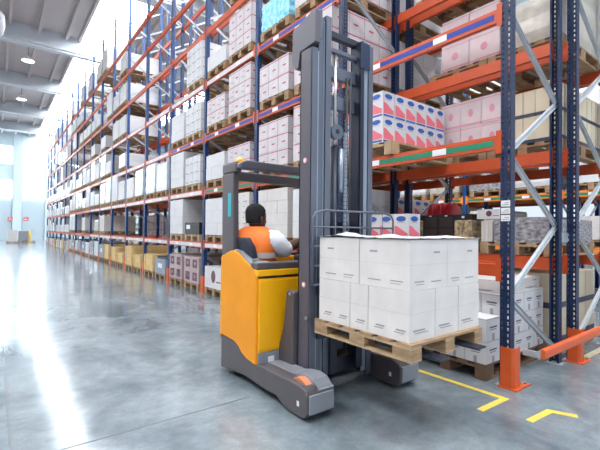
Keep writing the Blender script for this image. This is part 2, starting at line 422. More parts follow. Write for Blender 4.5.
def make_rack(label, x0, ystart, nb, parity, postmat, beammat, perf_n, levels, bracing_n, stripes, nguard=0, ymirror=False):
    rk = empty('pallet_rack', (x0, ystart, 0)); tag(rk, label, 'rack')
    dep = XA2-XA; beams = []
    for j in range(nb+1):
        pm = POSTM[(j < perf_n, postmat(j))]
        fr = link('upright_post', pm, rk, loc=(0, j*BW, 0))
        rr = link('upright_post', pm, rk, loc=(dep, j*BW+PW, 0)); rr.rotation_euler.z = PI
        link('foot_plate', FOOTM, fr); link('foot_plate', FOOTM, rr)
        if j < bracing_n:
            for k in range(14):
                b = link('brace', BRM[parity][k], rk, loc=(0, j*BW, 0))
        else: link('brace', BRM[parity, 'all'], rk, loc=(0, j*BW, 0))
        if j < nguard:
            part(link('post_guard', GUARDM, fr), 'bright orange steel corner guard')
    for j in range(nb):
        for k in levels(j):
            for side in (0, 1):
                beams.append((j, k, side))
    def score(t):
        j, k, side = t; p = proj((x0+side*dep, ystart+j*BW+1, ZL[k])); 
        if not p: return -1
        inside = -30 < p[1] < 480 and -60 < p[0] < 660
        return (1000 if inside else 0)/p[2]
    beams.sort(key=score, reverse=True)
    rest = MB()
    for i, (j, k, side) in enumerate(beams):
        bmst = BEAM[(beammat(k), -1 if side == 0 else 1)]
        loc = (0 if side == 0 else dep, j*BW+PW, ZL[k])
        if i < 98:
            b = link('beam', bmst, rk, loc=loc)
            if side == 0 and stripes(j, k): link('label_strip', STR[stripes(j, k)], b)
        else:
            n0 = len(rest.v); rest.v += [tuple(Vector(v.co)+Vector(loc)) for v in bmst.vertices]
            rest.f += [tuple(v+n0 for v in p.vertices) for p in bmst.polygons]; rest.m += [0]*len(bmst.polygons); rest.sm += [False]*len(bmst.polygons)
    if rest.v: o = rest.build('beam', beammat(3), rk); o['kind'] = 'stuff'
    return rk
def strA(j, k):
    if k == 2: return 'greenstripe' if j < 3 else 'whiteglarestripe'
    if k == 3: return 'bluestripe' if j < 4 else 'whiteglarestripe'
    if k == 1: return None if j < 2 else 'whiteglarestripe'
    if k == 4: return 'whiteglarestripe' if j > 1 else 'bluestripe'
    return 'whiteglarestripe' if j > 8 and k < 6 else None
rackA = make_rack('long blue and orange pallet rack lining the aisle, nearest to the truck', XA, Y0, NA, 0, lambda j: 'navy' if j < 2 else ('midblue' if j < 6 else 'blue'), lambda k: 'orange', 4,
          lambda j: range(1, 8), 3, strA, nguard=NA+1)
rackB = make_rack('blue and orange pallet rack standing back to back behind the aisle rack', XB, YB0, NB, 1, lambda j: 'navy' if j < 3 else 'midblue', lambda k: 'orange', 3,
          lambda j: range(1, 6), 2, lambda j, k: None, nguard=1)
CY0 = -.94
rackC = make_rack('distant rack with light orange beams beyond the second aisle', XC, CY0, 9, 0, lambda j: 'blue', lambda k: 'orange2', 0,
          lambda j: range(1, 5), 1, lambda j, k: 'greenstripe' if k == 2 else None)
rackD = make_rack('farthest rack, standing back to back behind the light orange one', XC2+.14, CY0, 9, 1, lambda j: 'blue', lambda k: 'orange', 0,
          lambda j: range(1, 5), 0, lambda j, k: None)
# grey row spacers between A and B, white tags and end guard rail
for z in (1.22, 3.9):
    s = MB(); s.box(XA2-Y0*0-XA, .02, z, XB-XA, .06, z+.075); s.box(XA2-XA-.01, -.004, z-.01, XB-XA+.03, -.001, z+.085)
    part(s.build('row_spacer', 'galv', rackA), 'grey steel spacer plate')
for i, z in enumerate((1.40, 1.462, 1.524)):
    s = MB(); s.box(-.004, .004, z, -.001, .080, z+.052); s.box(-.006, .014, z+.012, -.004, .07, z+.018, 1); s.box(-.006, .014, z+.028, -.004, .05, z+.034, 1)
    part(s.build('shelf_tag', ['label', 'seam'], rackA), 'pale shelf location tag')
gr = empty('end_guard_rail', (XA+.13, 1.40, 0)); tag(gr, 'orange low guard rail across the near rack end', 'guard rail')
s = MB(); s.prism([(-.03, .265), (-.038, .28), (-.038, .335), (-.03, .35), (-.005, .35), (-.005, .265)], 'x', 0, 3.1); s.build('rail', 'orange3', gr, .004)
s = MB(); s.box(-.04, -.006, .27, .03, .0, .34); s.box(-.04, .0, .28, -.02, .12, .33); part(s.build('end_bracket', 'galv', gr), 'grey steel end bracket')
s = MB(); s.box(2.98, -.004, 0, 3.07, .03, .35); s.box(2.95, -.03, 0, 3.12, .04, .01); s.build('post', 'orange3', gr)

# ------------------------------------------------------------------ goods
def pallet_mesh(mat, lx=1.2, ly=.8):
    mb = MB()
    for y in [0, (ly-.1)/4, (ly-.1)/2, 3*(ly-.1)/4, ly-.1]: mb.box(0, y, .122, lx, y+.1, .144)
    for x in (0, (lx-.14)/2, lx-.14): mb.box(x, 0, .1, x+.14, ly, .122)
    for x in (0, (lx-.14)/2, lx-.14):
        for y in (0, (ly-.1)/2, ly-.1): mb.box(x, y, .022, x+.14, y+.1, .1)
    for y in (0, (ly-.1)/2, ly-.1): mb.box(0, y, 0, lx, y+.1, .022)
    return mb.mesh('pallet', [mat])
PAL = {m: pallet_mesh(m) for m in ('wood', 'woodpale', 'wooddark')}
ROWN = {'A': 'front rack', 'B': 'rear rack', 'C': 'distant rack', 'D': 'farthest rack'}
RX = {'A': XA, 'B': XB, 'C': XC, 'D': XC2+.14}
RY = {'A': Y0, 'B': YB0, 'C': CY0, 'D': CY0}
SHELF = ['on floor', 'first shelf', 'second shelf', 'third shelf', 'fourth shelf', 'fifth shelf', 'sixth shelf', 'seventh shelf']
def phrase(row, j, k, s):
    side = ('right', 'left')[s] if isinstance(s, int) else s
    return '%s side, %s, %s, %s bay' % (side, SHELF[k], ROWN[row], ORD[j])
def long_phrase(row, j, k, s):
    if row in 'CD': return phrase(row, j, k, s)
    return '%s, %s, %s bay from right, %s side' % (ROWN[row], SHELF[k], ORD[j], ('right', 'left')[s])
def slot_origin(row, j, k, s, dx=0, dy=0):
    x = RX[row]-.02+dx; y = RY[row]+j*BW+PW+.11+s*.95+dy
    return x, y, ZL[k]+(.0005 if k else .0)
npal = 0
def put_pallet(row, j, k, s, mat='wood', dx=0, dy=0):
    global npal
    x, y, z = slot_origin(row, j, k, s, dx, dy)
    o = link('pallet', PAL[mat], loc=(x, y, z)); npal += 1
    tag(o, 'wooden pallet, '+long_phrase(row, j, k, s), 'pallet', 'pallets in the racks')
    return x, y, z+.1445

def printed(mb, kind, w, d, h):
    """surface prints on the -X face (x=0, width along y=w) and the -Y face (y=0, width along x=d)"""
    e = .0015
    def rect(face, u0, u1, v0, v1, mi):
        if face == 'x': mb.box(-e, u0*w, v0*h, 0, u1*w, v1*h, mi)
        else: mb.box(u0*d, -e, v0*h, u1*d, 0, v1*h, mi)
    def poly(face, pts, mi):
        if face == 'x': mb.prism([(a*w, b*h) for a, b in pts], 'x', -e, 0, mi)
        else: mb.prism([(a*d, b*h) for a, b in pts], 'y', -e, 0, mi)
    for fc in ('x', 'y'):
        if kind == 'logo':
            flip = (lambda p: [(1-a, b) for a, b in p]) if fc == 'x' else (lambda p: p)
            poly(fc, [(.5+.33*math.cos(t*PI/6), .82+.10*math.sin(t*PI/6)) for t in range(12)], 2)
            poly(fc, flip([(.06, .14), (.94, .14), (.94, .30), (.6, .42), (.32, .54), (.06, .58)]), 1)
            rect(fc, .05, .95, .03, .10, 2)
            rect(fc, .25, .75, .68, .70, 3)
        elif kind == 'plain':
            rect(fc, .485, .515, .0, 1, 1)
            rect(fc, .12, .45, .22, .25, 2); rect(fc, .12, .38, .15, .17, 2); rect(fc, .6, .85, .2, .3, 2)
        elif kind == 'plain2':
            rect(fc, .2, .8, .16, .20, 2); rect(fc, .3, .62, .10, .13, 2); rect(fc, .62, .8, .68, .74, 2)
        elif kind == 'box3':
            rect(fc, .25, .75, .55, .62, 2); rect(fc, .3, .7, .46, .49, 2); rect(fc, .0, 1, .955, .975, 1); rect(fc, .42, .58, .0, .3, 1)
        elif kind == 'dots':
            poly(fc, [(.5+.12*math.cos(t*PI/6), .5+.15*math.sin(t*PI/6)) for t in range(12)], 1)
            rect(fc, 0, 1, .04, .10, 1); rect(fc, 0, 1, .9, .93, 1)
        elif kind == 'lines':
            rect(fc, 0, 1, .88, .93, 1); rect(fc, .12, .34, .42, .52, 1); rect(fc, .55, .8, .25, .31, 2); rect(fc, .55, .7, .6, .66, 2); rect(fc, .49, .505, 0, 1, 2)
        elif kind == 'bands':
            rect(fc, 0, 1, .0, .13, 1); rect(fc, .45, .48, .13, 1, 2)
        elif kind == 'device':
            rect(fc, .08, .92, .52, .9, 1); rect(fc, .08, .92, .08, .46, 1); rect(fc, .42, .58, .93, .97, 2)
        elif kind == 'photo':
            rect(fc, .0, 1, .0, .78, 1); rect(fc, .42, .58, .85, .93, 2)
        elif kind == 'frame':
            rect(fc, .2, .8, .18, .82, 1); rect(fc, .28, .72, .26, .74, 0); rect(fc, .4, .6, .4, .6, 2)
        elif kind == 'fork0':
            rect(fc, .15, .6, .20, .235, 1); rect(fc, .22, .7, .155, .175, 1); rect(fc, .0, 1, .55, .556, 2)
        elif kind == 'fork1':
            rect(fc, .55, .82, .13, .155, 1); rect(fc, .12, .36, .15, .175, 1); rect(fc, .16, .36, .10, .115, 1); rect(fc, .62, .78, .72, .76, 1); rect(fc, .0, 1, .495, .50, 2)
        elif kind == 'badge':
            poly(fc, [(.5+.12*math.cos(t*PI/6), .55+.3*math.sin(t*PI/6)) for t in range(12)], 1); rect(fc, .1, .35, .3, .36, 1)
KINDS = {  # name: (base materials, print kind, colour words)
 'logo': (['carton', 'redprint', 'blueprint', 'seam'], 'logo', 'red-blue printed carton'),
 'plain': (['carton', 'seam', 'print'], 'plain', 'white carton'),
 'plain2': (['cartonb', 'seam', 'print'], 'plain2', 'white carton'),
 'box3': (['carton', 'seam', 'print'], 'box3', 'white carton'),
 'dots': (['pink', 'rose', 'print'], 'dots', 'pink dotted carton'),
 'lines': (['palepink', 'crimson', 'seam'], 'lines', 'pale crimson-striped carton'),
 'bands': (['beige', 'darkband', 'wood'], 'bands', 'beige dark-banded carton'),
 'device': (['black', 'brownblack', 'label'], 'device', 'black carton'),
 'photo': (['black', 'photo', 'label'], 'photo', 'photo-printed carton'),
 'frame': (['brownprint', 'maroon', 'label'], 'frame', 'maroon-framed carton'),
 'fork0': (['cartonf', 'seam', 'seamf'], 'fork0', 'white carton'),
 'fork1': (['cartonf', 'seam', 'seamf'], 'fork1', 'white carton'),
 'badge': (['carton', 'maroon', 'print'], 'badge', 'white badge carton'),
 'red': (['redgoods', 'redgoods'], None, 'red bag'),
 'blackbox': (['black', 'label'], None, 'black carton'),
}
CM = {}
def carton_mesh(kind, w, d, h):
    key = (kind, round(w, 3), round(d, 3), round(h, 3))
    if key in CM: return CM[key]
    mats, pk, _ = KINDS[kind]
    mb = MB(); g = .003
    mb.box(0, 0, 0, d, w, h, 0)
    if pk: printed(mb, pk, w, d, h)
    if kind == 'red':
        mb = MB(); mb.loft([[(d/2+(d/2*r)*math.copysign(abs(math.cos(t))**.5, math.cos(t)), w/2+(w/2*r)*math.copysign(abs(math.sin(t))**.5, math.sin(t)), z) for t in [i*PI/8+.01 for i in range(16)]] for z, r in ((0, .92), (h*.3, 1), (h*.75, .97), (h*.93, .7), (h, .35))])
    if kind == 'blackbox': mb.box(-.0015, w*.62, h*.45, 0, w*.88, h*.8, 1)
    CM[key] = mb.mesh('carton', mats); return CM[key]
ncart = {}
def cartons(row, j, k, s, kind, nx, ny, nz, w, d, h, base=None, dx=0, dy=0, where=None, jit=.004, name=None, cat='carton', skip=None, labelrow=None):
    """stack with nx along depth, ny along the aisle; only cartons that have an outside face are built"""
    x0, y0, z0 = base; items = []
    for c_ in range(nz):
        for a in range(nx):
            for b in range(ny):
                if skip and skip(a, b, c_): continue
                if not (a == 0 or b == 0 or (c_ == nz-1 and z0+nz*h < 1.4)): continue
                x = x0+dx+a*d+random.uniform(-jit, jit)*.5; y = y0+dy+b*w+random.uniform(-jit, jit)*.5; z = z0+c_*h
                p = proj((x, y, z+h/2)); items.append((c_, p[0] if p else 9e9, x, y, z))
    ph = where or phrase(row, j, k, s)
    for c_ in range(nz):
        L = sorted([i for i in items if i[0] == c_], key=lambda i: i[1])
        rn = ['bottom', 'top'][c_] if nz == 2 else (['bottom', 'middle', 'top'][c_] if nz == 3 else (['only'][0] if nz == 1 else ['bottom', 'second', 'third', 'top', 'topmost'][c_]))
        for q, it in enumerate(L):
            o = link(name or 'carton', carton_mesh(kind, w-.005, d-.005, h-.003), loc=it[2:5])
            lab = KINDS[kind][2]+(', %s from left' % ORD[q] if len(L) > 1 else '')+(', single row, ' if nz == 1 and len(L) > 1 else (', ' if nz == 1 else ', %s layer, ' % rn))+ph
            tag(o, lab, cat, KINDS[kind][2]+' stack '+(where or ph))
            ncart[kind] = ncart.get(kind, 0)+1

LOADM = {}
def load_mesh(style, w=.82, d=1.2, h=.85):
    key = (style, w, d, h)
    if key in LOADM: return LOADM[key]
    mb = MB(); e = .002
    if style in ('white', 'whiteb'):
        mats = ['carton' if style == 'white' else 'cartonb', 'seam', 'print']
        nz = max(1, round(h/.21)); ny = 3; nx = 4; hz = h/nz
        for c_ in range(nz):
            for b in range(ny):
                jx = random.uniform(0, .006); mb.box(jx, b*w/ny+.002, c_*hz+.002, d/2-.002, (b+1)*w/ny-.002, (c_+1)*hz-.0015, 0)
                pass
            for a in range(nx):
                jy = random.uniform(0, .006); mb.box(a*d/nx+.008 if a == 0 else a*d/nx+.002, jy, c_*hz+.002, (a+1)*d/nx-.002, w/2, (c_+1)*hz-.0015, 0)
        mb.box(.02, .02, .004, d-.02, w-.01, h-.006, 1); mb.box(.01, .01, h-.006, d, w, h-.002, 0); mb.box(d/2, w/2, 0, d, w, h-.003, 0)
    elif style == 'pinklines':
        mats = ['palepink', 'crimson', 'print']; nz = max(1, round(h/.28)); hz = h/nz
        for c_ in range(nz):
            mb.box(0, 0, c_*hz+.002, d, w, (c_+1)*hz-.002, 0)
            mb.box(-e, 0, (c_+.88)*hz, 0, w, (c_+.93)*hz, 1); mb.box(0, -e, (c_+.88)*hz, d, 0, (c_+.93)*hz, 1)
            for a in range(4): mb.box(a*d/4-.002, -e, c_*hz, a*d/4+.002, 0, (c_+1)*hz, 2); mb.box((a+.3)*d/4, -e, (c_+.4)*hz, (a+.6)*d/4, 0, (c_+.48)*hz, 1)
            for b in range(3): mb.box(-e, b*w/3-.002, c_*hz, 0, b*w/3+.002, (c_+1)*hz, 2); mb.box(-e, (b+.3)*w/3, (c_+.4)*hz, 0, (b+.6)*w/3, (c_+.48)*hz, 1)
    elif style == 'film':
        mats = ['film', 'whitefilm']
        mb.box(0, 0, 0, d, w, h, 0)
    elif style in ('wrap', 'creamwrap', 'cyanwrap'):
        mats = [{'wrap': 'whitefilm', 'creamwrap': 'creamfilm', 'cyanwrap': 'cyan'}[style], 'seam']
        ring = lambda ins, z: [(ins, ins, z), (d*.33, ins*.6, z), (d*.66, ins*.9, z), (d-ins, ins, z), (d-ins, w-ins, z), (d*.5, w-ins, z), (ins, w-ins, z), (ins*.7, w*.5, z)]
        mb.loft([ring(.012, 0), ring(.0, h*.15), ring(.012, h*.34), ring(.004, h*.5), ring(.014, h*.68), ring(.004, h*.9), ring(.02, h)]); mb.sm = [False]*len(mb.f)
    elif style == 'beigeband':
        mats = ['beige', 'darkband', 'seam']; nz = 2; hz = h/nz
        for c_ in range(nz):
            mb.box(0, 0, c_*hz, d, w, (c_+1)*hz, 0); mb.box(-e, 0, c_*hz, 0, w, (c_+.17)*hz, 1); mb.box(0, -e, c_*hz, d, 0, (c_+.17)*hz, 1)
            for b in (1, 2): mb.box(-e*1.5, b*w/3-.003, c_*hz, -e, b*w/3+.003, (c_+1)*hz, 2)
            for a in (1, 2, 3): mb.box(a*d/4-.003, -e*1.5, c_*hz, a*d/4+.003, -e, (c_+1)*hz, 2)
    elif style == 'crate':
        mats = ['crate', 'seam']; mb.box(.01, .01, 0, d-.01, w-.01, h-.01, 0); nb_ = max(2, round(h/.11))
        for i in range(nb_):
            z = i*h/nb_; mb.box(0, 0, z+.004, d, w, z+h/nb_-.004, 0)
            mb.box(.004, .004, z, d-.004, w-.004, z+.004, 1)
        for y in (.05, w-.14): mb.box(-.02, y, 0, 0, y+.09, h, 0)
        for x in (.05, d/2-.05, d-.14): mb.box(x, -.02, 0, x+.09, 0, h, 0)
    elif style == 'dark':
        mats = ['black', 'label']; mb.box(0, 0, 0, d, w, h, 0); mb.box(-e, w*.2, h*.5, 0, w*.4, h*.8, 1); mb.box(d*.1, -e, h*.5, d*.25, 0, h*.8, 1)
    elif style == 'greyblue':
        mats = ['greygoods', 'label', 'black']
        mb.box(0, 0, 0, d, w, h, 0); mb.box(.05, .05, h, d-.1, w-.05, h+.06, 2); mb.box(-e, w*.3, h*.4, 0, w*.7, h*.7, 1)
    LOADM[key] = mb.mesh('wrapped_load', mats); return LOADM[key]
NAMES = {'white': ('carton_stack', 'white carton block', 'load'), 'whiteb': ('carton_stack', 'warm white carton block', 'load'), 'pinklines': ('carton_stack', 'pale crimson-striped block', 'load'),
 'film': ('wrapped_load', 'grey film-wrapped goods', 'load'), 'wrap': ('wrapped_load', 'white film-wrapped goods', 'load'), 'creamwrap': ('wrapped_load', 'cream film-wrapped goods', 'load'), 'cyanwrap': ('wrapped_load', 'cyan film-wrapped goods', 'load'),
 'beigeband': ('carton_stack', 'beige dark-banded block', 'load'), 'crate': ('wooden_crate', 'yellow pine crate', 'crate'), 'dark': ('black_box', 'black boxed goods', 'box'), 'greyblue': ('wrapped_load', 'grey-blue goods', 'load')}
GN = {'carton_stack': 'carton blocks in the racks', 'wrapped_load': 'wrapped loads in the racks', 'wooden_crate': 'pine crates on the floor pallets', 'black_box': 'black boxes in the racks'}
nload = 0
def load(row, j, k, s, style, h=.82, w=.82, d=1.2, pal='wood', dx=0, dy=0, pallet=True):
    global nload; nload += 1
    if pallet: x, y, z = put_pallet(row, j, k, s, pal, dx, dy)
    else: x, y, z = slot_origin(row, j, k, s, dx, dy); z += .005
    nm, ds, ct = NAMES[style]
    o = link(nm, load_mesh(style, w, d, h), loc=(x, y-(w-.8)/2, z))
    tag(o, ds+', '+long_phrase(row, j, k, s), ct, GN[nm])
    return o
used = set()
def SL(row, j, k, s, *a, **kw): used.add((row, j, k, s)); return load(row, j, k, s, *a, **kw)

# --- near, hand-placed goods --------------------------------------------------
# front rack, first bay, second shelf, left: red/blue printed cartons
used.add(('A', 0, 2, 1)); x, y, z = put_pallet('A', 0, 2, 1, 'woodpale', dy=.10, dx=-.02)
cartons('A', 0, 2, 1, 'logo', 6, 3, 2, .2, .2, .29, base=(x, y+.12, z))
# first bay, first shelf: one row of printed cartons at the front edge
used.add(('A', 0, 1, 1)); x, y, z = put_pallet('A', 0, 1, 1, 'wood', dy=.0)
cartons('A', 0, 1, 1, 'logo', 1, 4, 1, .2, .2, .30, base=(x, y-.12, z))
# floor bay 1
used.add(('A', 0, 0, 0)); x, y, z = put_pallet('A', 0, 0, 0, 'wooddark')
cartons('A', 0, 0, 0, 'box3', 1, 4, 2, .2, .26, .20, base=(x, y, z), where='low front row by corner post')
cartons('A', 0, 0, 0, 'box3', 4, 4, 3, .2, .225, .195, base=(x+.29, y, z), where='main stack by corner post')
cartons('A', 0, 0, 0, 'plain2', 2, 2, 1, .36, .42, .125, base=(x+.33, y+.03, z+.585), where='lying by corner post')
used.add(('A', 0, 0, 1)); x, y, z = put_pallet('A', 0, 0, 1, 'wooddark')
cartons('A', 0, 0, 1, 'box3', 5, 4, 3, .2, .23, .2, base=(x, y, z), where='stack behind the forks on floor')
# first bay third shelf front rack (white strip cartons seen past the mast)
SL('A', 1, 3, 0, 'pinklines', .86)
SL('A', 1, 2, 0, 'pinklines', .80); SL('A', 1, 2, 1, 'pinklines', .72); SL('A', 1, 1, 0, 'white', .7); SL('A', 1, 1, 1, 'whiteb', .75)
SL('A', 1, 3, 1, 'pinklines', .55); SL('A', 1, 4, 1, 'cyanwrap', .45, w=.78); SL('A', 1, 4, 0, 'pinklines', .7)
used.update({('A', 0, 3, 0), ('A', 0, 3, 1), ('A', 0, 2, 0), ('A', 0, 1, 0), ('A', 0, 4, 0), ('A', 0, 4, 1), ('A', 0, 5, 0), ('A', 0, 5, 1)})
# third bay
used.add(('A', 2, 3, 0)); x, y, z = put_pallet('A', 2, 3, 0, 'wood'); cartons('A', 2, 3, 0, 'lines', 3, 2, 3, .4, .4, .26, base=(x, y, z))
used.add(('A', 2, 3, 1)); x, y, z = put_pallet('A', 2, 3, 1, 'wood'); cartons('A', 2, 3, 1, 'lines', 3, 2, 2, .4, .4, .26, base=(x, y, z))
used.add(('A', 2, 2, 0)); x, y, z = put_pallet('A', 2, 2, 0, 'wood'); cartons('A', 2, 2, 0, 'lines', 3, 2, 2, .4, .4, .26, base=(x, y, z))
SL('A', 2, 2, 1, 'white', .50); SL('A', 2, 4, 0, 'pinklines', .72); SL('A', 2, 4, 1, 'white', .3); SL('A', 2, 5, 0, 'pinklines', .4)
used.add(('A', 2, 1, 0)); x, y, z = put_pallet('A', 2, 1, 0, 'wood'); cartons('A', 2, 1, 0, 'plain2', 4, 3, 4, .27, .3, .19, base=(x, y, z))
SL('A', 2, 1, 1, 'white', .72)
used.add(('A', 2, 5, 1))
# fourth bay
for k, nz in ((4, 4), (3, 3), (2, 3)):
    used.add(('A', 3, k, 0)); x, y, z = put_pallet('A', 3, k, 0, 'woodpale'); cartons('A', 3, k, 0, 'plain', 4, 3, nz, .27, .3, .2, base=(x, y, z))
SL('A', 3, 3, 1, 'white', .62); SL('A', 3, 2, 1, 'white', .8); used.add(('A', 3, 4, 1))
used.add(('A', 3, 1, 0)); x, y, z = put_pallet('A', 3, 1, 0, 'woodpale'); cartons('A', 3, 1, 0, 'blackbox', 2, 1, 1, .8, .6, .26, base=(x, y, z)); 
SL('A', 3, 1, 1, 'white', .8, pal='woodpale')
used.update({('A', j, k, s) for j in (4, 5) for k in (3, 4, 5, 6, 7) for s in (0, 1)} | {('A', 6, 3, 1), ('A', 3, 6, 0), ('A', 3, 6, 1), ('A', 2, 6, 0), ('A', 6, 6, 1), ('A', 7, 6, 0), ('A', 7, 6, 1), ('A', 6, 7, 0), ('A', 6, 7, 1)})
used.update({('A', 3, 5, 0), ('A', 3, 5, 1), ('A', 4, 5, 0), ('A', 4, 5, 1), ('A', 4, 4, 0), ('A', 4, 4, 1), ('A', 5, 4, 0), ('A', 5, 5, 0), ('A', 5, 5, 1), ('A', 4, 6, 0), ('A', 4, 6, 1), ('A', 5, 6, 0), ('A', 5, 6, 1), ('A', 4, 3, 0), ('A', 5, 3, 0), ('A', 4, 3, 1)})
SL('A', 4, 2, 0, 'wrap', .72); SL('A', 4, 2, 1, 'wrap', .8); SL('A', 5, 2, 0, 'wrap', .78)
SL('A', 6, 4, 0, 'white', .6); SL('A', 6, 5, 0, 'wrap', .6); SL('A', 6, 5, 1, 'white', .5); SL('A', 6, 6, 0, 'white', .55)
# floor level goods along the aisle
used.add(('A', 1, 0, 0)); x, y, z = put_pallet('A', 1, 0, 0, 'wood'); cartons('A', 1, 0, 0, 'plain', 3, 2, 2, .4, .4, .27, base=(x, y, z))
used.add(('A', 1, 0, 1)); x, y, z = put_pallet('A', 1, 0, 1, 'wood'); cartons('A', 1, 0, 1, 'plain', 3, 2, 2, .4, .4, .27, base=(x, y, z))
used.add(('A', 2, 0, 0)); x, y, z = put_pallet('A', 2, 0, 0, 'wood'); cartons('A', 2, 0, 0, 'plain', 3, 2, 2, .4, .4, .26, base=(x, y, z))
used.add(('A', 2, 0, 1)); x, y, z = put_pallet('A', 2, 0, 1, 'wood'); cartons('A', 2, 0, 1, 'badge', 3, 1, 1, .8, .4, .42, base=(x, y, z))
for s in (0, 1):
    used.add(('A', 3, 0, s)); x, y, z = put_pallet('A', 3, 0, s, 'wood'); cartons('A', 3, 0, s, 'frame', 3, 2, 1+s*0+1 if s == 0 else 2, .4, .4, .28, base=(x, y, z))
SL('A', 4, 0, 0, 'greyblue', .38); SL('A', 4, 0, 1, 'crate', .45); SL('A', 5, 0, 0, 'crate', .38); SL('A', 5, 0, 1, 'crate', .6)
SL('A', 6, 0, 0, 'crate', .32); SL('A', 6, 0, 1, 'crate', .5); SL('A', 7, 0, 0, 'crate', .55); SL('A', 7, 0, 1, 'greyblue', .5)
SL('A', 8, 0, 0, 'wrap', .6); SL('A', 8, 0, 1, 'film', .6)
# rear rack B near bays
used.add(('B', 0, 1, 1)); x, y, z = put_pallet('B', 0, 1, 1, 'woodpale')
for kd, bs in (('device', (1, 2)), ('photo', (0, 3))):
    cartons('B', 0, 1, 1, kd, 1, 4, 1, .235, .3, .34, base=(x, y-.04, z), where='row on rear rack by the far post', skip=lambda a, b, c_: b not in bs, jit=.001)
cartons('B', 0, 1, 1, 'red', 1, 3, 1, .14, .3, .54, base=(x+.42, y+.50, z), name='red_bag', cat='bag', where='behind the dark cartons')
used.add(('B', 0, 1, 0)); x, y, z = put_pallet('B', 0, 1, 0, 'woodpale')
o = link('wrapped_load', load_mesh('film', .64, 1.15, .27), loc=(x+.01, y, z)); tag(o, 'grey film-wrapped dark goods seen through the near rack end', 'load')
o = link('wrapped_load', load_mesh('whiteb', .14, .6, .25), loc=(x+.01, y+.655, z)); tag(o, 'narrow white carton block wedged beside grey film-wrapped goods, rear rack', 'load')
o = link('carton', carton_mesh('badge', .30, .28, .115), loc=(x+.01, y+.55, z+.272)); tag(o, 'flat white carton with round badge lying on film-wrapped goods, rear rack', 'carton')
used.add(('B', 0, 2, 0)); x, y, z = put_pallet('B', 0, 2, 0, 'wood', dy=-.08); cartons('B', 0, 2, 0, 'bands', 4, 2, 2, .27, .29, .29, base=(x, y, z))
used.add(('B', 0, 2, 1)); x, y, z = put_pallet('B', 0, 2, 1, 'wood', dy=-.22); cartons('B', 0, 2, 1, 'dots', 3, 3, 2, .27, .4, .33, base=(x, y-.2, z))
used.add(('B', 0, 3, 0)); x, y, z = put_pallet('B', 0, 3, 0, 'wood', dy=-.08)
o = link('wrapped_load', load_mesh('creamwrap', .58, 1.2, .82), loc=(x, y, z)); tag(o, 'cream cartons under clear film, third shelf seen through near rack end', 'load')
used.add(('B', 0, 3, 1)); x, y, z = put_pallet('B', 0, 3, 1, 'wood', dy=-.22); cartons('B', 0, 3, 1, 'dots', 3, 2, 2, .38, .4, .33, base=(x, y-.15, z))
SL('B', 0, 0, 0, 'beigeband', .72); SL('B', 0, 0, 1, 'whiteb', .7)
used.add(('B', 1, 1, 0)); x, y, z = put_pallet('B', 1, 1, 0, 'wood'); cartons('B', 1, 1, 0, 'logo', 4, 4, 2, .2, .2, .30, base=(x, y, z))
SL('B', 1, 2, 0, 'wrap', .7); SL('B', 1, 2, 1, 'white', .7); SL('B', 1, 3, 0, 'white', .7); SL('B', 1, 3, 1, 'white', .7); SL('B', 1, 4, 0, 'white', .7); SL('B', 0, 4, 0, 'wrap', .8); SL('B', 0, 4, 1, 'whiteb', .7)
SL('B', 1, 1, 1, 'white', .6); SL('B', 1, 0, 0, 'white', .6)

# --- the remaining slots -------------------------------------------------------
rs = random.Random(11)
for j in range(1, NA):
    for k in range(0, 8):
        for s in (0, 1):
            if ('A', j, k, s) in used: continue
            if k >= 6 and j < 6: continue
            p = proj((XA, Y0+j*BW+1, ZL[k]))
            if p[1] < -20: continue
            prob = .88 if k <= 3 else (.42 if k == 4 else (.30 if k == 5 else .25))
            if k == 1 and 3 < j < 11: prob = .4
            if j > 9: prob = min(1, prob+.15)
            if rs.random() > prob: continue
            st = rs.choice(['white', 'wrap', 'wrap', 'whiteb', 'white', 'creamwrap', 'film' if k < 3 else 'wrap', 'pinklines' if j < 8 else 'white'])
            if k == 0: st = rs.choice(['crate', 'wrap', 'film', 'greyblue', 'creamwrap'])
            load('A', j, k, s, st, round(rs.choice([.45, .62, .8, .84]), 2) if k else .5, pal=rs.choice(['wood', 'woodpale']), pallet=(j < 12))
for j in range(1, 8):
    for k in range(0, 5):
        for s in (0, 1):
            if ('B', j, k, s) in used or (j > 4 and k > 3): continue
            p = proj((XB, Y0+j*BW+1, ZL[k]))
            if p[1] < -20 or rs.random() > (.5 if k < 3 else .22): continue
            st = rs.choice(['white', 'wrap', 'beigeband', 'whiteb', 'film', 'pinklines'])
            load('B', j, k, s, st, round(rs.choice([.45, .62, .75]), 2), pallet=(j < 4))
for row, lv in (('C', range(0, 5)), ('D', range(0, 4))):
    for j in range(1, 8 if row == 'C' else 6):
        for k in lv:
            for s in (0, 1):
                p = proj((RX[row], RY[row]+j*BW+1, ZL[k]))
                if p is None or p[1] < -30 or p[0] > 640 or rs.random() > .8: continue
                st = rs.choice(['white', 'wrap', 'beigeband', 'whiteb', 'film', 'creamwrap'])
                load(row, j, k, s, st, round(rs.choice([.45, .62, .75]), 2), pallet=(row == 'C' and j < 6))
print('pallets', npal, 'loads', nload, ncart)
# distant pallets on the floor near the far wall
for i, x in enumerate((.86, 1.62)):
    o = link('pallet', PAL['wood'], loc=(x-.05, 40.0, 0)); tag(o, ['wooden pallet at the far aisle end, left one', 'wooden pallet at the far aisle end, right one'][i], 'pallet')
    o = link('wrapped_load', load_mesh('whiteb' if i == 0 else 'film', .7, .68, .95-.1*i), loc=(x, 40.02, .145)); tag(o, ['pale load on floor at the far aisle end, left one', 'grey load on floor at the far aisle end, right one'][i], 'load')

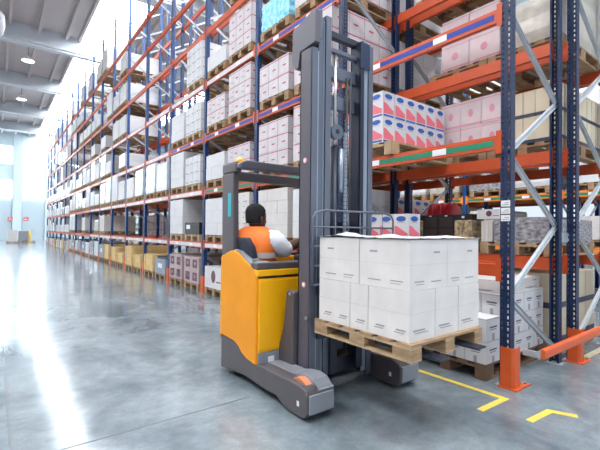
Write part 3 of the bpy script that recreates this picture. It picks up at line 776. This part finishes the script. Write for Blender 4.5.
# ------------------------------------------------------------------ ceiling lamps and hanging bag
def lamp(x, y, z, label):
    e = empty('ceiling_lamp', (x, y, z)); tag(e, label, 'lamp', 'high bay lamps')
    s = MB(); s.tube([(0, 0, 0), (0, 0, .06), (0, 0, .25), (0, 0, .32)], [.30, .28, .10, .06], 20, caps=False); s.build('lamp_shade', 'lampmetal', e)
    s = MB(); s.tube([(0, 0, .02), (0, 0, .05)], .25, 20); s.build('lamp_lens', 'lamplit', e)
    s = MB(); s.tube([(0, 0, .32), (0, 0, 11.0-z)], .012, 6); s.build('cord', 'rubber', e)
lamp(1.28, 25.6, 10.15, 'lit round ceiling lamp hanging over the aisle, nearest one')
lamp(1.35, 33.6, 10.15, 'lit round ceiling lamp hanging over the aisle, farther one')
s = MB(); s.loft([[(-.03+r*math.cos(t)*.9, 18+r*math.sin(t), z) for t in [i*PI/7 for i in range(14)]] for z, r in ((8.15, .08), (8.3, .2), (8.6, .26), (8.95, .24), (9.1, .12))])
s.tube([(-.03, 18, 9.05), (-.03, 18, 11.0)], .01, 6)
tag(s.build('hanging_bag', 'whitefilm'), 'pale translucent bundle hanging from the ceiling at the left edge', 'bundle')

# ------------------------------------------------------------------ load on the forks
PX0, PX1, PY0, PY1, PZ = 1.935, 2.735, 1.445, 2.325, .532
fp = empty('pallet', (PX0, PY0, PZ)); tag(fp, 'pale wooden pallet carried on the truck forks', 'pallet')
lx, ly = PX1-PX0, PY1-PY0
s = MB()
for i in range(6): a = i*(ly-.11)/5; s.box(0, a, .090, lx, a+.11, .106)
s.build('top_board', 'wood', fp)
for x in (0, lx/2-.05, lx-.1):
    s = MB(); s.box(x, 0, .0, x+.1, ly, .014); s.build('bottom_board', 'woodpale', fp)
    s = MB(); s.box(x, 0, .0755, x+.1, ly, .0895); s.build('stringer_board', 'woodpale', fp)
    for y in (0, ly/2-.07, ly-.14):
        s = MB(); s.box(x, y, .0145, x+.1, y+.14, .075); s.build('block', 'wood', fp)
bx0, by0, bz0 = 1.955, 1.475, PZ+.1065
CWX, CWY, CHH = .262, .275, .155
TH = .308
for tier, (nx, ny) in enumerate(((3, 5), (2, 2))):
    wx, wy = .786/nx, .825/ny
    for b in range(ny):
        for a in range(nx):
            if tier == 0 and a and b: continue
            ins = .008 if tier else 0
            x = bx0+a*wx+ins+random.uniform(-.002, .002); y = by0+b*wy+ins+random.uniform(-.002, .002)
            o = link('carton', carton_mesh('fork%d' % tier, wy-.003, wx-.003, TH-.002), loc=(x, y, bz0+tier*TH), bevel=.004)
            if tier: lab = ['near left', 'near right', 'far left', 'far right'][b*2+a]+' of the top tier'
            else: lab = ('front right end' if a == 2 else ('front middle' if a == 1 else ORD[b]+' from the front corner'))+' in bottom tier'
            tag(o, '%s white carton on the forks, %s' % ('large' if tier else 'narrow', lab), 'carton', 'cartons carried on the truck forks')
# crumpled film lying over the carton tops
rf = random.Random(3)
N = 22; gx, gy = 3*CWX+.02, 3*CWY+.02; zt = bz0+2*TH
s = MB(); idx = {}
def hgt(i, j):
    u, v = i/N, j/N
    a = math.exp(-((u-.12)**2+(v-.72)**2)/.012)*.032 + math.exp(-((u-.35)**2+(v-.45)**2)/.01)*.022 + math.exp(-((u-.75)**2+(v-.2)**2)/.02)*.014
    return .003+a+rf.uniform(0, .007)
for i in range(N+1):
    for j in range(N+1):
        s.v.append((bx0-.006+gx*i/N, by0-.004+gy*j/N, zt+hgt(i, j)))
for i in range(N):
    for j in range(N):
        q = i*(N+1)+j; s.f.append((q, q+N+1, q+N+2, q+1)); s.m.append(0); s.sm.append(True)
so = s.build('stretch_film', 'whitefilm'); tag(so, 'crumpled white stretch film lying over the cartons on the forks', 'film')
sm_ = so.modifiers.new('s', 'SOLIDIFY'); sm_.thickness = .001; sm_.offset = 1

# ------------------------------------------------------------------ reach truck
T = empty('reach_truck', (2.29, 2.9, 0)); tag(T, 'yellow and grey reach truck carrying a pallet of white cartons', 'truck')
def TB(mb, name, mat, bevel=0, parent=None):
    o = mb.build(name, mat, parent or T, bevel)
    if parent is None: o.location = (-2.29, -2.9, 0)
    return o
LX0, LX1, RX0, RX1 = 1.69, 1.935, 2.665, 2.91
def leg_prof():
    tip = 2.10
    pts = [(3.39, .03), (3.39, .30), (3.36, .335), (3.12, .325), (3.05, .30), (2.99, .255), (2.90, .232), (2.755, .222), (2.50, .228), (2.30, .234), (2.18, .228), (2.12, .208), (tip, .185), (tip, .06), (2.125, .025), (2.17, .008), (2.32, .010), (2.40, .03), (2.47, .066), (2.62, .06), (2.95, .075), (3.10, .06), (3.2, .05)]
    return pts
for i, (a, b) in enumerate(((LX0, LX1), (RX0, RX1))):
    s = MB(); s.prism(leg_prof(), 'x', a, b); lg = TB(s, 'support_leg', 'tgrey', .012)
    s = MB(); s.prism([(2.105, .186), (2.12, .214), (2.17, .255), (2.25, .268), (2.34, .256), (2.42, .236), (2.74, .226), (2.74, .221), (2.5, .226), (2.30, .232), (2.18, .226), (2.10, .203)], 'x', a+.10, b-.005); TB(s, 'leg_cover', 'tgrey2', .003, lg)
    s = MB(); s.tube([(a+.045, 2.25, .127), (b-.045, 2.25, .127)], .126, 32); s.tube([(a+.035, 2.25, .127), (b-.035, 2.25, .127)], .05, 16, 1)
    part(TB(s, 'load_wheel', ['polyred', 'steel']), 'orange polyurethane load wheel')
    s = MB(); s.box(a-.002, 2.19, .085, a, 2.215, .12); part(TB(s, 'leg_sticker', 'label', 0, lg), 'small white sticker')
    s = MB(); s.box(a+.012, 2.085, .055, b-.012, 2.10, .185); part(TB(s, 'leg_end_plate', 'tgrey2', .006, lg), 'lighter grey end plate')
s = MB(); s.box(LX1, 2.62, .045, RX0, 3.38, .10); TB(s, 'chassis', 'tgrey', .01)
s = MB(); s.tube([(1.76, 3.26, .10), (1.86, 3.26, .10)], .10, 24); s.tube([(1.75, 3.26, .10), (1.87, 3.26, .10)], .04, 12, 1); TB(s, 'drive_wheel', ['rubber', 'steel'])
s = MB(); s.tube([(2.74, 3.26, .10), (2.84, 3.26, .10)], .10, 24); TB(s, 'drive_wheel', 'rubber')
# orange side pods (walls of the cab tub)
side = [(3.39, .302), (3.39, 1.04), (3.37, 1.06), (3.19, 1.118), (3.14, 1.122), (3.07, 1.10), (2.84, .995), (2.80, .975), (2.762, .935), (2.755, .92), (2.755, .215), (2.90, .23), (2.985, .26), (3.045, .305), (3.12, .33), (3.36, .34)]
for a, b in ((1.678, 1.75), (2.85, 2.922)):
    s = MB(); s.prism(side, 'x', a, b); TB(s, 'side_panel', 'amber', .008)
s = MB(); s.box(1.75, 3.33, .30, 2.85, 3.39, 1.04); TB(s, 'rear_panel', 'amber', .008)
s = MB(); s.box(1.70, 2.745, .31, 2.90, 2.80, .905); s.box(1.70, 2.738, .33, 2.12, 2.745, .89); TB(s, 'battery_cover', 'yellow', .01)
s = MB(); s.box(1.682, 2.738, .925, 2.90, 2.80, .978); TB(s, 'trim_strip', 'yellow', .006)
s = MB(); s.box(1.70, 2.755, .90, 2.90, 2.80, .93); part(TB(s, 'shadow_gap', 'rubber'), 'black strip painting the shade in the gap')  # dark strip stands for the shade between cover and trim
s = MB(); s.box(1.70, 2.742, .19, 2.90, 2.80, .308); s.box(1.79, 2.737, .22, 1.85, 2.742, .27, 1); TB(s, 'plinth', ['tgrey2', 'label'], .006)
s = MB(); s.box(1.684, 2.745, .979, 2.90, 2.86, 1.035); s.box(1.72, 2.80, .96, 1.79, 3.0, 1.05); TB(s, 'console_rim', 'tgrey', .012)
s = MB(); s.prism([(2.835, .985), (2.865, 1.0), (3.07, 1.105), (3.19, 1.125), (3.19, 1.135), (3.06, 1.118), (2.85, 1.02), (2.78, 1.045), (2.745, 1.04), (2.745, 1.03)], 'x', 1.69, 1.80); TB(s, 'armrest_cover', 'tgrey2', .006)
s = MB(); s.box(LX1+.001, 2.81, .1005, RX0-.001, 3.33, .106); TB(s, 'cab_floor', 'rubber')
s = MB(); s.box(2.38, 2.81, .31, 2.84, 3.30, .98); s.prism([(2.87, .98), (2.87, 1.03), (3.0, 1.06), (3.3, 1.06), (3.3, .98)], 'x', 2.45, 2.84); TB(s, 'dashboard', 'rubber', .015)
s = MB(); cc = Vector((2.30, 3.02, 1.12)); ax = Vector((-.45, 0, .89)).normalized(); e1 = Vector((0, 1, 0)); e2 = ax.cross(e1)
s.tube([cc+(e1*math.cos(t)+e2*math.sin(t))*.085 for t in [i*PI/10 for i in range(21)]], .013, 8, caps=False); s.tube([cc, cc-ax*.12], .018, 8); s.bar(cc-e1*.08, cc+e1*.08, .02, .012); s.tube([cc+e1*.085, cc+e1*.085+ax*.045], .014, 8)
TB(s, 'steering_wheel', 'rubber')
for i in range(3):
    s = MB(); s.tube([(2.26+.045*i, 2.86, 1.03), (2.265+.045*i, 2.86, 1.10)], .007, 8); s.tube([(2.265+.045*i, 2.86, 1.10), (2.267+.045*i, 2.86, 1.13)], .014, 10); TB(s, 'control_lever', 'rubber')
# seat
seat = empty('seat', (0, 0, 0), T); seat.location = (-2.29, -2.9, 0)
s = MB(); s.box(1.95, 2.90, .107, 2.16, 3.28, .46); s.build('seat_base', 'rubber', seat, .02)
s = MB(); s.prism([(1.80, .461), (1.80, .555), (1.86, .565), (2.10, .57), (2.14, .55), (2.14, .48), (2.10, .461)], 'y', 2.90, 3.30); s.build('seat_cushion', 'seat', seat, .03)
s = MB()
def brow(z, x, w, th):
    return [(x-th*.5, 3.13-w, z), (x+th*.5, 3.13-w*.92, z), (x+th*.3, 3.13, z), (x+th*.5, 3.13+w*.92, z), (x-th*.5, 3.13+w, z), (x-th*.7, 3.13, z)]
s.loft([brow(.57, 1.83, .17, .06), brow(.75, 1.82, .20, .07), brow(1.0, 1.785, .21, .07), brow(1.15, 1.76, .20, .06), brow(1.235, 1.74, .14, .05)])
s.build('seat_back', 'seat', seat, .01)
# overhead guard
s = MB(); s.prism([(3.375, 1.06), (3.39, 1.81), (3.17, 1.81), (3.145, 1.06)], 'x', 1.68, 1.735); TB(s, 'guard_post', 'tgrey', .01)
s = MB(); s.prism([(3.375, 1.06), (3.39, 1.81), (3.27, 1.81), (3.25, 1.06)], 'x', 2.85, 2.905); TB(s, 'guard_post', 'tgrey', .01)
for a, b in ((1.68, 1.74), (2.845, 2.905)):
    s = MB(); s.box(a, 3.12, 1.811, b, 3.392, 1.905); TB(s, 'guard_side_rail', 'tgrey', .015)
s = MB(); s.prism([(1.74, 1.832), (1.68, 1.84), (1.68, 1.885), (1.74, 1.91), (2.9, 1.91), (2.9, 1.842)], 'y', 3.03, 3.115); TB(s, 'guard_front_rail', 'mastside', .012)
s = MB(); s.box(1.74, 3.33, 1.765, 2.845, 3.39, 1.855); TB(s, 'guard_rear_rail', 'tgrey', .01)
for y in (3.16, 3.22, 3.275):
    s = MB(); s.box(1.74, y, 1.865, 2.845, y+.022, 1.885); part(TB(s, 'guard_bar', 'tgrey2', .004), 'lighter roof bar')
s = MB(); s.tube([(1.74, 3.16, 1.905), (1.74, 3.16, 1.935), (1.74, 3.16, 1.945)], [.035, .033, .02], 16); part(TB(s, 'beacon', 'beacon'), 'amber warning beacon')
s = MB(); s.box(1.677, 3.20, 1.42, 1.68, 3.26, 1.63); part(TB(s, 'sticker', 'teal'), 'teal strip sticker')
# mast
def rail(x0, x1, y0, y1, z0, z1, mats, sgn=1):
    s = MB()
    web = .014
    if sgn > 0: s.box(x0, y0, z0, x0+web, y1, z1, 1)
    else: s.box(x1-web, y0, z0, x1, y1, z1, 1)
    s.box(x0, y0-.004, z0, x1, y0+.014, z1, 0); s.box(x0, y1-.014, z0, x1, y1, z1, 0)
    return s
MY0, MY1 = 2.40, 2.55
s = rail(1.945, 2.002, MY0, MY1, .06, 2.74, None); TB(s, 'outer_mast_rail', ['mast', 'mastside'], .002)
s = rail(2.580, 2.637, MY0, MY1, .06, 2.74, None, -1); TB(s, 'outer_mast_rail', ['mast', 'mastdark'], .002)
s = rail(2.012, 2.062, MY0+.005, MY1-.02, .10, 2.99, None); TB(s, 'middle_mast_rail', ['mast', 'mastdark'], .002)
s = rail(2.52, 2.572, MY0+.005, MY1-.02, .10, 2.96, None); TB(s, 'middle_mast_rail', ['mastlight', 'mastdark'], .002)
s = rail(2.074, 2.13, MY0-.012, MY1-.04, .16, 3.02, None); TB(s, 'inner_mast_rail', ['mast', 'mastdark'], .002)
s = rail(2.47, 2.512, MY0-.012, MY1-.04, .16, 2.93, None); TB(s, 'inner_mast_rail', ['mastdark', 'mastdark'], .002)
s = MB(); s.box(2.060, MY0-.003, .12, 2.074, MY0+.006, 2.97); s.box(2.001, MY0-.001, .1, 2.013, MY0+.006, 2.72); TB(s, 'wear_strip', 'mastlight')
s = MB(); s.box(2.462, 2.378, 2.70, 2.575, 2.386, 2.925); part(TB(s, 'mast_glow_patch', 'navy', .002), 'dark blue patch painting a glow at mast head')  # navy patch paints the blue glow at the mast head
# top side cover plate near rail
s = MB(); s.prism([(2.36, 2.765), (2.36, 3.02), (2.40, 3.025), (2.66, 2.95), (2.665, 2.70), (2.62, 2.62), (2.58, 2.62), (2.555, 2.745)], 'x', 1.942, 1.998); TB(s, 'mast_head_cover', 'mastside', .004)
s = MB(); s.box(1.99, 2.36, 2.80, 2.012, 2.42, 3.03); TB(s, 'mast_head_cover', 'mast', .002)
s = MB(); s.prism([(2.40, 2.62), (2.40, 2.93), (2.45, 2.96), (2.56, 2.90), (2.56, 2.62)], 'x', 2.572, 2.642); TB(s, 'mast_head_cover', 'mast', .004)
for z, y0, h, mt in ((2.90, 2.44, .055, 'mastdark'), (2.775, 2.43, .035, 'mast'), (2.57, 2.45, .10, 'mast'), (2.32, 2.46, .11, 'mast'), (.42, 2.47, .10, 'mastdark'), (1.3, 2.5, .08, 'mastdark'), (.12, 2.45, .12, 'mastdark')):
    s = MB(); s.box(2.09, y0, z, 2.54, y0+.05, z+h); TB(s, 'mast_crossmember', mt, .004)
s = MB(); s.tube([(2.235, 2.455, .2), (2.235, 2.455, 2.0)], .032, 16); s.tube([(2.235, 2.455, 2.0), (2.235, 2.455, 2.78)], .018, 12, 1); TB(s, 'lift_cylinder', ['mastdark', 'steel'])
s = MB(); s.tube([(2.275, 2.42, 1.62), (2.275, 2.42, 1.98)], .022, 12); TB(s, 'hydraulic_hose', 'mastlight')
s = MB(); s.tube([(2.22, 2.40, 2.115), (2.22, 2.44, 2.115)], .062, 28); s.tube([(2.22, 2.395, 2.115), (2.22, 2.40, 2.115)], .02, 12, 1); TB(s, 'chain_pulley', ['mast', 'mastdark'])
s = MB(); z = .7
while z < 2.10:
    s.box(2.305, 2.405, z, 2.335, 2.419, z+.028); s.box(2.311, 2.400, z+.008, 2.329, 2.405, z+.02); z += .034
TB(s, 'lift_chain', 'mastlight')
for x in (2.36, 2.40):
    s = MB(); s.tube([(x, 2.44, .3), (x, 2.44, 2.6)], .011, 8); TB(s, 'hydraulic_hose', 'rubber')
for z in (1.855, .875):
    s = MB(); s.tube([(1.9405, 2.475, z), (1.945, 2.475, z)], .022, 20); s.tube([(1.9395, 2.475, z), (1.9405, 2.475, z)], .012, 16, 1); part(TB(s, 'sticker', ['sticker', 'label']), 'round pale red sticker')
# curved bracket from leg to mast
s = MB(); s.prism([(2.55, .10), (2.76, .215), (2.79, .26), (2.75, .34), (2.69, .50), (2.66, .70), (2.65, .80), (2.63, .815), (2.565, .815), (2.55, .80)], 'x', 1.90, 1.955); TB(s, 'mast_bracket', 'tgrey', .008)
s = MB(); s.prism([(2.55, .10), (2.72, .215), (2.74, .26), (2.70, .34), (2.645, .70), (2.63, .815), (2.55, .80)], 'x', 2.64, 2.70); TB(s, 'mast_bracket', 'tgrey', .008)
s = MB(); s.tube([(1.895, 2.60, .79), (1.90, 2.60, .79)], .012, 10); s.tube([(1.93, 2.43, .62), (1.942, 2.43, .62)], .014, 10); TB(s, 'bolt', 'steel')
# carriage, backrest and forks
s = MB(); s.box(2.0, 2.36, .46, 2.66, 2.392, .56); s.box(2.0, 2.36, .80, 2.66, 2.392, .88); s.box(2.03, 2.362, .5, 2.08, 2.39, .85); s.box(2.58, 2.362, .5, 2.63, 2.39, .85); s.box(2.13, 2.36, .16, 2.20, 2.385, .5); s.box(2.42, 2.36, .16, 2.49, 2.385, .5); TB(s, 'fork_carriage', 'mastdark', .003)
for x in (2.08, 2.50):
    s = MB(); s.prism([(2.36, .88), (2.335, .88), (2.332, .56), (2.332, .56), (1.35, .548), (1.35, .536), (2.25, .523), (2.36, .523)], 'x', x, x+.11); TB(s, 'fork', 'mastdark', .003)
s = MB()
r = .009
s.tube([(1.93, 2.35, .88), (1.93, 2.35, 1.40), (1.955, 2.35, 1.44), (2.05, 2.35, 1.462), (2.75, 2.35, 1.462), (2.84, 2.35, 1.44), (2.865, 2.35, 1.40), (2.865, 2.35, .88)], r, 8)
for z in (1.33, 1.18, 1.03, .885): s.tube([(1.93, 2.35, z), (2.865, 2.35, z)], r*.8, 8)
for x in (2.02, 2.16, 2.30, 2.44, 2.58, 2.72): s.tube([(x, 2.35, .88), (x, 2.35, 1.462)], r*.5, 6)
part(TB(s, 'load_backrest', 'mast'), 'blue-grey wire load backrest')

# ------------------------------------------------------------------ driver (faces +X, seated sideways)
DS = Vector((-.12, 0, -.235)); D = empty('person', (1.855, 3.14, .578)); D.scale = (1.07, 1.07, 1.07); D.rotation_euler.z = math.radians(24); tag(D, 'person in orange hi-vis vest and white shirt seated driving the truck', 'person')
off = Vector((-2.02, -3.13, -.82))
def DB(mb, name, mat): o = mb.build(name, mat, D); o.location = off; return o
def skinned(name, verts, edges, radii, mat, root=0, sub=2):
    me = bpy.data.meshes.new(name); me.from_pydata(verts, edges, []); me.materials.append(M[mat])
    o = bpy.data.objects.new(name, me); COL.objects.link(o); o.parent = D; o.location = off
    md = o.modifiers.new('skin', 'SKIN'); md.use_smooth_shade = True
    for i, r_ in enumerate(radii):
        me.skin_vertices[0].data[i].radius = r_ if isinstance(r_, tuple) else (r_, r_)
    me.skin_vertices[0].data[root].use_root = True
    sb = o.modifiers.new('sub', 'SUBSURF'); sb.levels = sub; sb.render_levels = sub
    return o
Y = 3.13
V = [(2.04, Y, .90), (2.035, Y, 1.05), (2.045, Y, 1.22), (2.055, Y, 1.40), (2.075, Y, 1.48), (2.085, Y, 1.52)]
E_ = [(0, 1), (1, 2), (2, 3), (3, 4), (4, 5)]
Rr = [(.13, .16), (.11, .14), (.11, .16), (.09, .17), (.055, .06), (.05, .05)]
# right arm (toward camera -Y), left arm, legs
arms = [[(2.07, Y-.18, 1.42), (2.17, Y-.23, 1.335), (2.27, Y-.245, 1.36), (2.39, Y-.26, 1.40), (2.43, Y-.26, 1.405)], [(2.075, Y+.17, 1.41), (2.17, Y+.21, 1.30), (2.25, Y+.15, 1.34), (2.33, Y+.05, 1.36), (2.37, Y+.02, 1.37)]]
for A in arms:
    n0 = len(V); V += A; E_.append((3, n0)); E_ += [(n0+i, n0+i+1) for i in range(4)]; Rr += [.062, .052, .043, .034, .028]
for sgn in (-1, 1):
    n0 = len(V); V += [(2.12, Y+sgn*.09, .89), (2.27, Y+sgn*.11, .885), (2.325, Y+sgn*.11, .80), (2.30, Y+sgn*.11, .46), (2.315, Y+sgn*.11, .40)]; E_.append((0, n0)); E_ += [(n0+i, n0+i+1) for i in range(4)]; Rr += [.08, .065, .06, .045, .04]
body = skinned('body', V, E_, Rr, 'skin')
# head, turned toward +X with a little toward +Y
hd = MB(); HC = Vector((2.09, Y, 1.598)); hr = []
hy = math.radians(-12)
prof = [(-.125, .035, .040, .010), (-.110, .052, .048, .018), (-.085, .068, .058, .018), (-.05, .080, .066, .010), (-.01, .090, .071, .004), (.03, .095, .074, -.002), (.065, .090, .072, -.006), (.095, .068, .058, -.008), (.112, .035, .032, -.008)]
for z, rx, ry, ox in prof:
    ring = []
    for i in range(20):
        t = 2*PI*i/20; fx = math.cos(t)*rx+ox; fy = math.sin(t)*ry
        if abs(t) < .2 or abs(t-2*PI) < .2: fx += .018 if -.055 < z < -.02 else (.006 if z < -.06 else 0)
        ring.append((HC.x+fx*math.cos(hy)-fy*math.sin(hy), HC.y+fx*math.sin(hy)+fy*math.cos(hy), HC.z+z))
    hr.append(ring)
hd.loft(hr)
def hp(fx, fy, z): return Vector((HC.x+fx*math.cos(hy)-fy*math.sin(hy), HC.y+fx*math.sin(hy)+fy*math.cos(hy), HC.z+z))
for sg in (-1, 1):
    hd.tube([hp(-.004, sg*.066, -.045), hp(-.010, sg*.078, -.02), hp(-.008, sg*.080, .005), hp(.004, sg*.074, .012)], [.008, .013, .012, .006], 8)
hd.tube([hp(.09, 0, .0), hp(.108, 0, -.035), hp(.092, 0, -.045)], [.008, .013, .008], 8)
hd.tube([hp(.083, -.02, -.072), hp(.090, 0, -.070), hp(.083, .02, -.072)], [.004, .007, .004], 8)
hd.tube([(2.085, Y, 1.44), (2.088, Y, 1.50), (2.092, Y, 1.55)], [.058, .050, .052], 16)
DB(hd, 'head', 'skin')
ey = MB()
for sg in (-1, 1): ey.tube([hp(.082, sg*.03-.008, .002), hp(.087, sg*.03, .002), hp(.082, sg*.03+.008, .002)], [.004, .008, .004], 8)
DB(ey, 'eyes', 'label')
hh = MB(); rings = []
for z, rx, ry, ox in [(-.045, .074, .069, -.022), (-.01, .092, .0765, -.012), (.03, .100, .080, -.006), (.068, .096, .078, -.008), (.100, .074, .064, -.010), (.122, .038, .036, -.010)]:
    rings.append([tuple(hp(math.cos(2*PI*i/20)*rx+ox - (.03 if (z < .04 and math.cos(2*PI*i/20) > .45) else 0), math.sin(2*PI*i/20)*ry, z)) for i in range(20)])
hh.loft(rings); DB(hh, 'hair', 'hair')
# clothing
def torso(exp, zs, name, mat, topcut=1.50):
    mb = MB(); rg = []
    P = [(.90, 2.04, .125, .165), (1.0, 2.035, .118, .155), (1.1, 2.035, .115, .16), (1.22, 2.045, .12, .178), (1.32, 2.05, .122, .195), (1.41, 2.055, .112, .20), (1.47, 2.065, .09, .165), (1.505, 2.075, .068, .10), (1.52, 2.08, .058, .068)]
    for z, x, rx, ry in P:
        if z < zs: continue
        rg.append([(x+(rx+exp)*math.copysign(abs(math.cos(t))**.8, math.cos(t)), Y+(ry+exp)*math.copysign(abs(math.sin(t))**.8, math.sin(t)), z+exp*.3) for t in [2*PI*i/24+.001 for i in range(24)]])
    mb.loft(rg, caps=False); return DB(mb, name, mat)
shirt = torso(.006, .89, 'shirt', 'shirt')
vest = torso(.020, .95, 'vest', 'vest')
tp = MB()
for z, x, rx, ry in ((1.265, 2.047, .146, .214),):
    tp.loft([[(x+rx*math.copysign(abs(math.cos(t))**.8, math.cos(t)), Y+ry*math.copysign(abs(math.sin(t))**.8, math.sin(t)), z+dz) for t in [2*PI*i/24+.001 for i in range(24)]] for dz in (0, .02, .045)], caps=False)
DB(tp, 'reflective_band', 'tape')
for A in arms:
    mb = MB(); a0, a1, a2 = Vector(A[0]), Vector(A[1]), Vector(A[2])
    sg = -1 if A[0][1] < Y else 1
    mb.tube([a0+Vector((0, -sg*.05, .02)), a0+Vector((.0, 0, .0)), a0.lerp(a1, .5), a1, a1.lerp(a2, .3)], [.06, .088, .086, .079, .076], 16, caps=False); DB(mb, 'sleeve', 'shirt')
# hands with five fingers each
def hand(base, direction, up, mirror):
    d = Vector(direction).normalized(); u = Vector(up); u = (u-d*u.dot(d)).normalized(); w = d.cross(u)*mirror
    mb = MB(); b = Vector(base)
    ring = lambda c, a, h_: [c+w*a*math.cos(t)+u*h_*math.sin(t) for t in [2*PI*i/12 for i in range(12)]]
    mb.loft([ring(b, .026, .020), ring(b+d*.03, .036, .018), ring(b+d*.07, .040, .016), ring(b+d*.085, .036, .012)])
    for i, (o_, L) in enumerate(((-.030, .060), (-.010, .070), (.010, .066), (.030, .052))):
        p = b+d*.078+w*o_
        mb.tube([p, p+d*L*.45-u*.006, p+d*L*.70-u*.028, p+d*L*.62-u*.05], [.0095, .009, .008, .006], 8)
    p = b+d*.03-w*.03; mb.tube([p, p-w*.022+d*.022-u*.01, p-w*.016+d*.05-u*.028], [.012, .010, .007], 8)
    return DB(mb, 'hand', 'skin')
hand((2.425, Y-.26, 1.405), (.9, .3, -.1), (0, 0, 1), 1)
hand((2.365, Y+.02, 1.37), (.8, -.4, .05), (0, 0, 1), -1)
for sgn in (-1, 1):
    mb = MB(); mb.tube([(2.06, Y+sgn*.085, .905), (2.14, Y+sgn*.09, .90), (2.27, Y+sgn*.11, .893), (2.325, Y+sgn*.11, .85), (2.335, Y+sgn*.11, .78), (2.305, Y+sgn*.11, .44)], [.10, .098, .082, .078, .075, .058], 14); DB(mb, 'trouser_leg', 'jeans')
    mb = MB(); mb.box(2.255, Y+sgn*.11-.045, .342, 2.355, Y+sgn*.11+.045, .43); DB(mb, 'boot', 'rubber')

# ------------------------------------------------------------------ light
wd = bpy.data.worlds.new('world'); sc.world = wd; wd.use_nodes = True
bg = wd.node_tree.nodes['Background']; bg.inputs[0].default_value = (.82, .91, 1, 1); bg.inputs[1].default_value = 1.0
def area(name, loc, rot, sx, sy_, e, col=(1, 1, 1)):
    l = bpy.data.lights.new(name, 'AREA'); l.shape = 'RECTANGLE'; l.size = sx; l.size_y = sy_; l.energy = e; l.color = col
    o = bpy.data.objects.new(name, l); COL.objects.link(o); o.location = loc; o.rotation_euler = rot; return o
area('second_aisle_lamp', (7.45, 5, 10.2), (0, 0, 0), 2.5, 14, 900, (1, .97, .92))
area('aisle_lamp', (.5, 1.5, 10.0), (0, 0, 0), 2.5, 7, 500, (1, .98, .95))
sc.view_settings.view_transform = 'Standard'; sc.view_settings.look = 'None'; sc.view_settings.gamma = 1
sc.view_settings.use_curve_mapping = False
sc.view_settings.exposure = 0.0
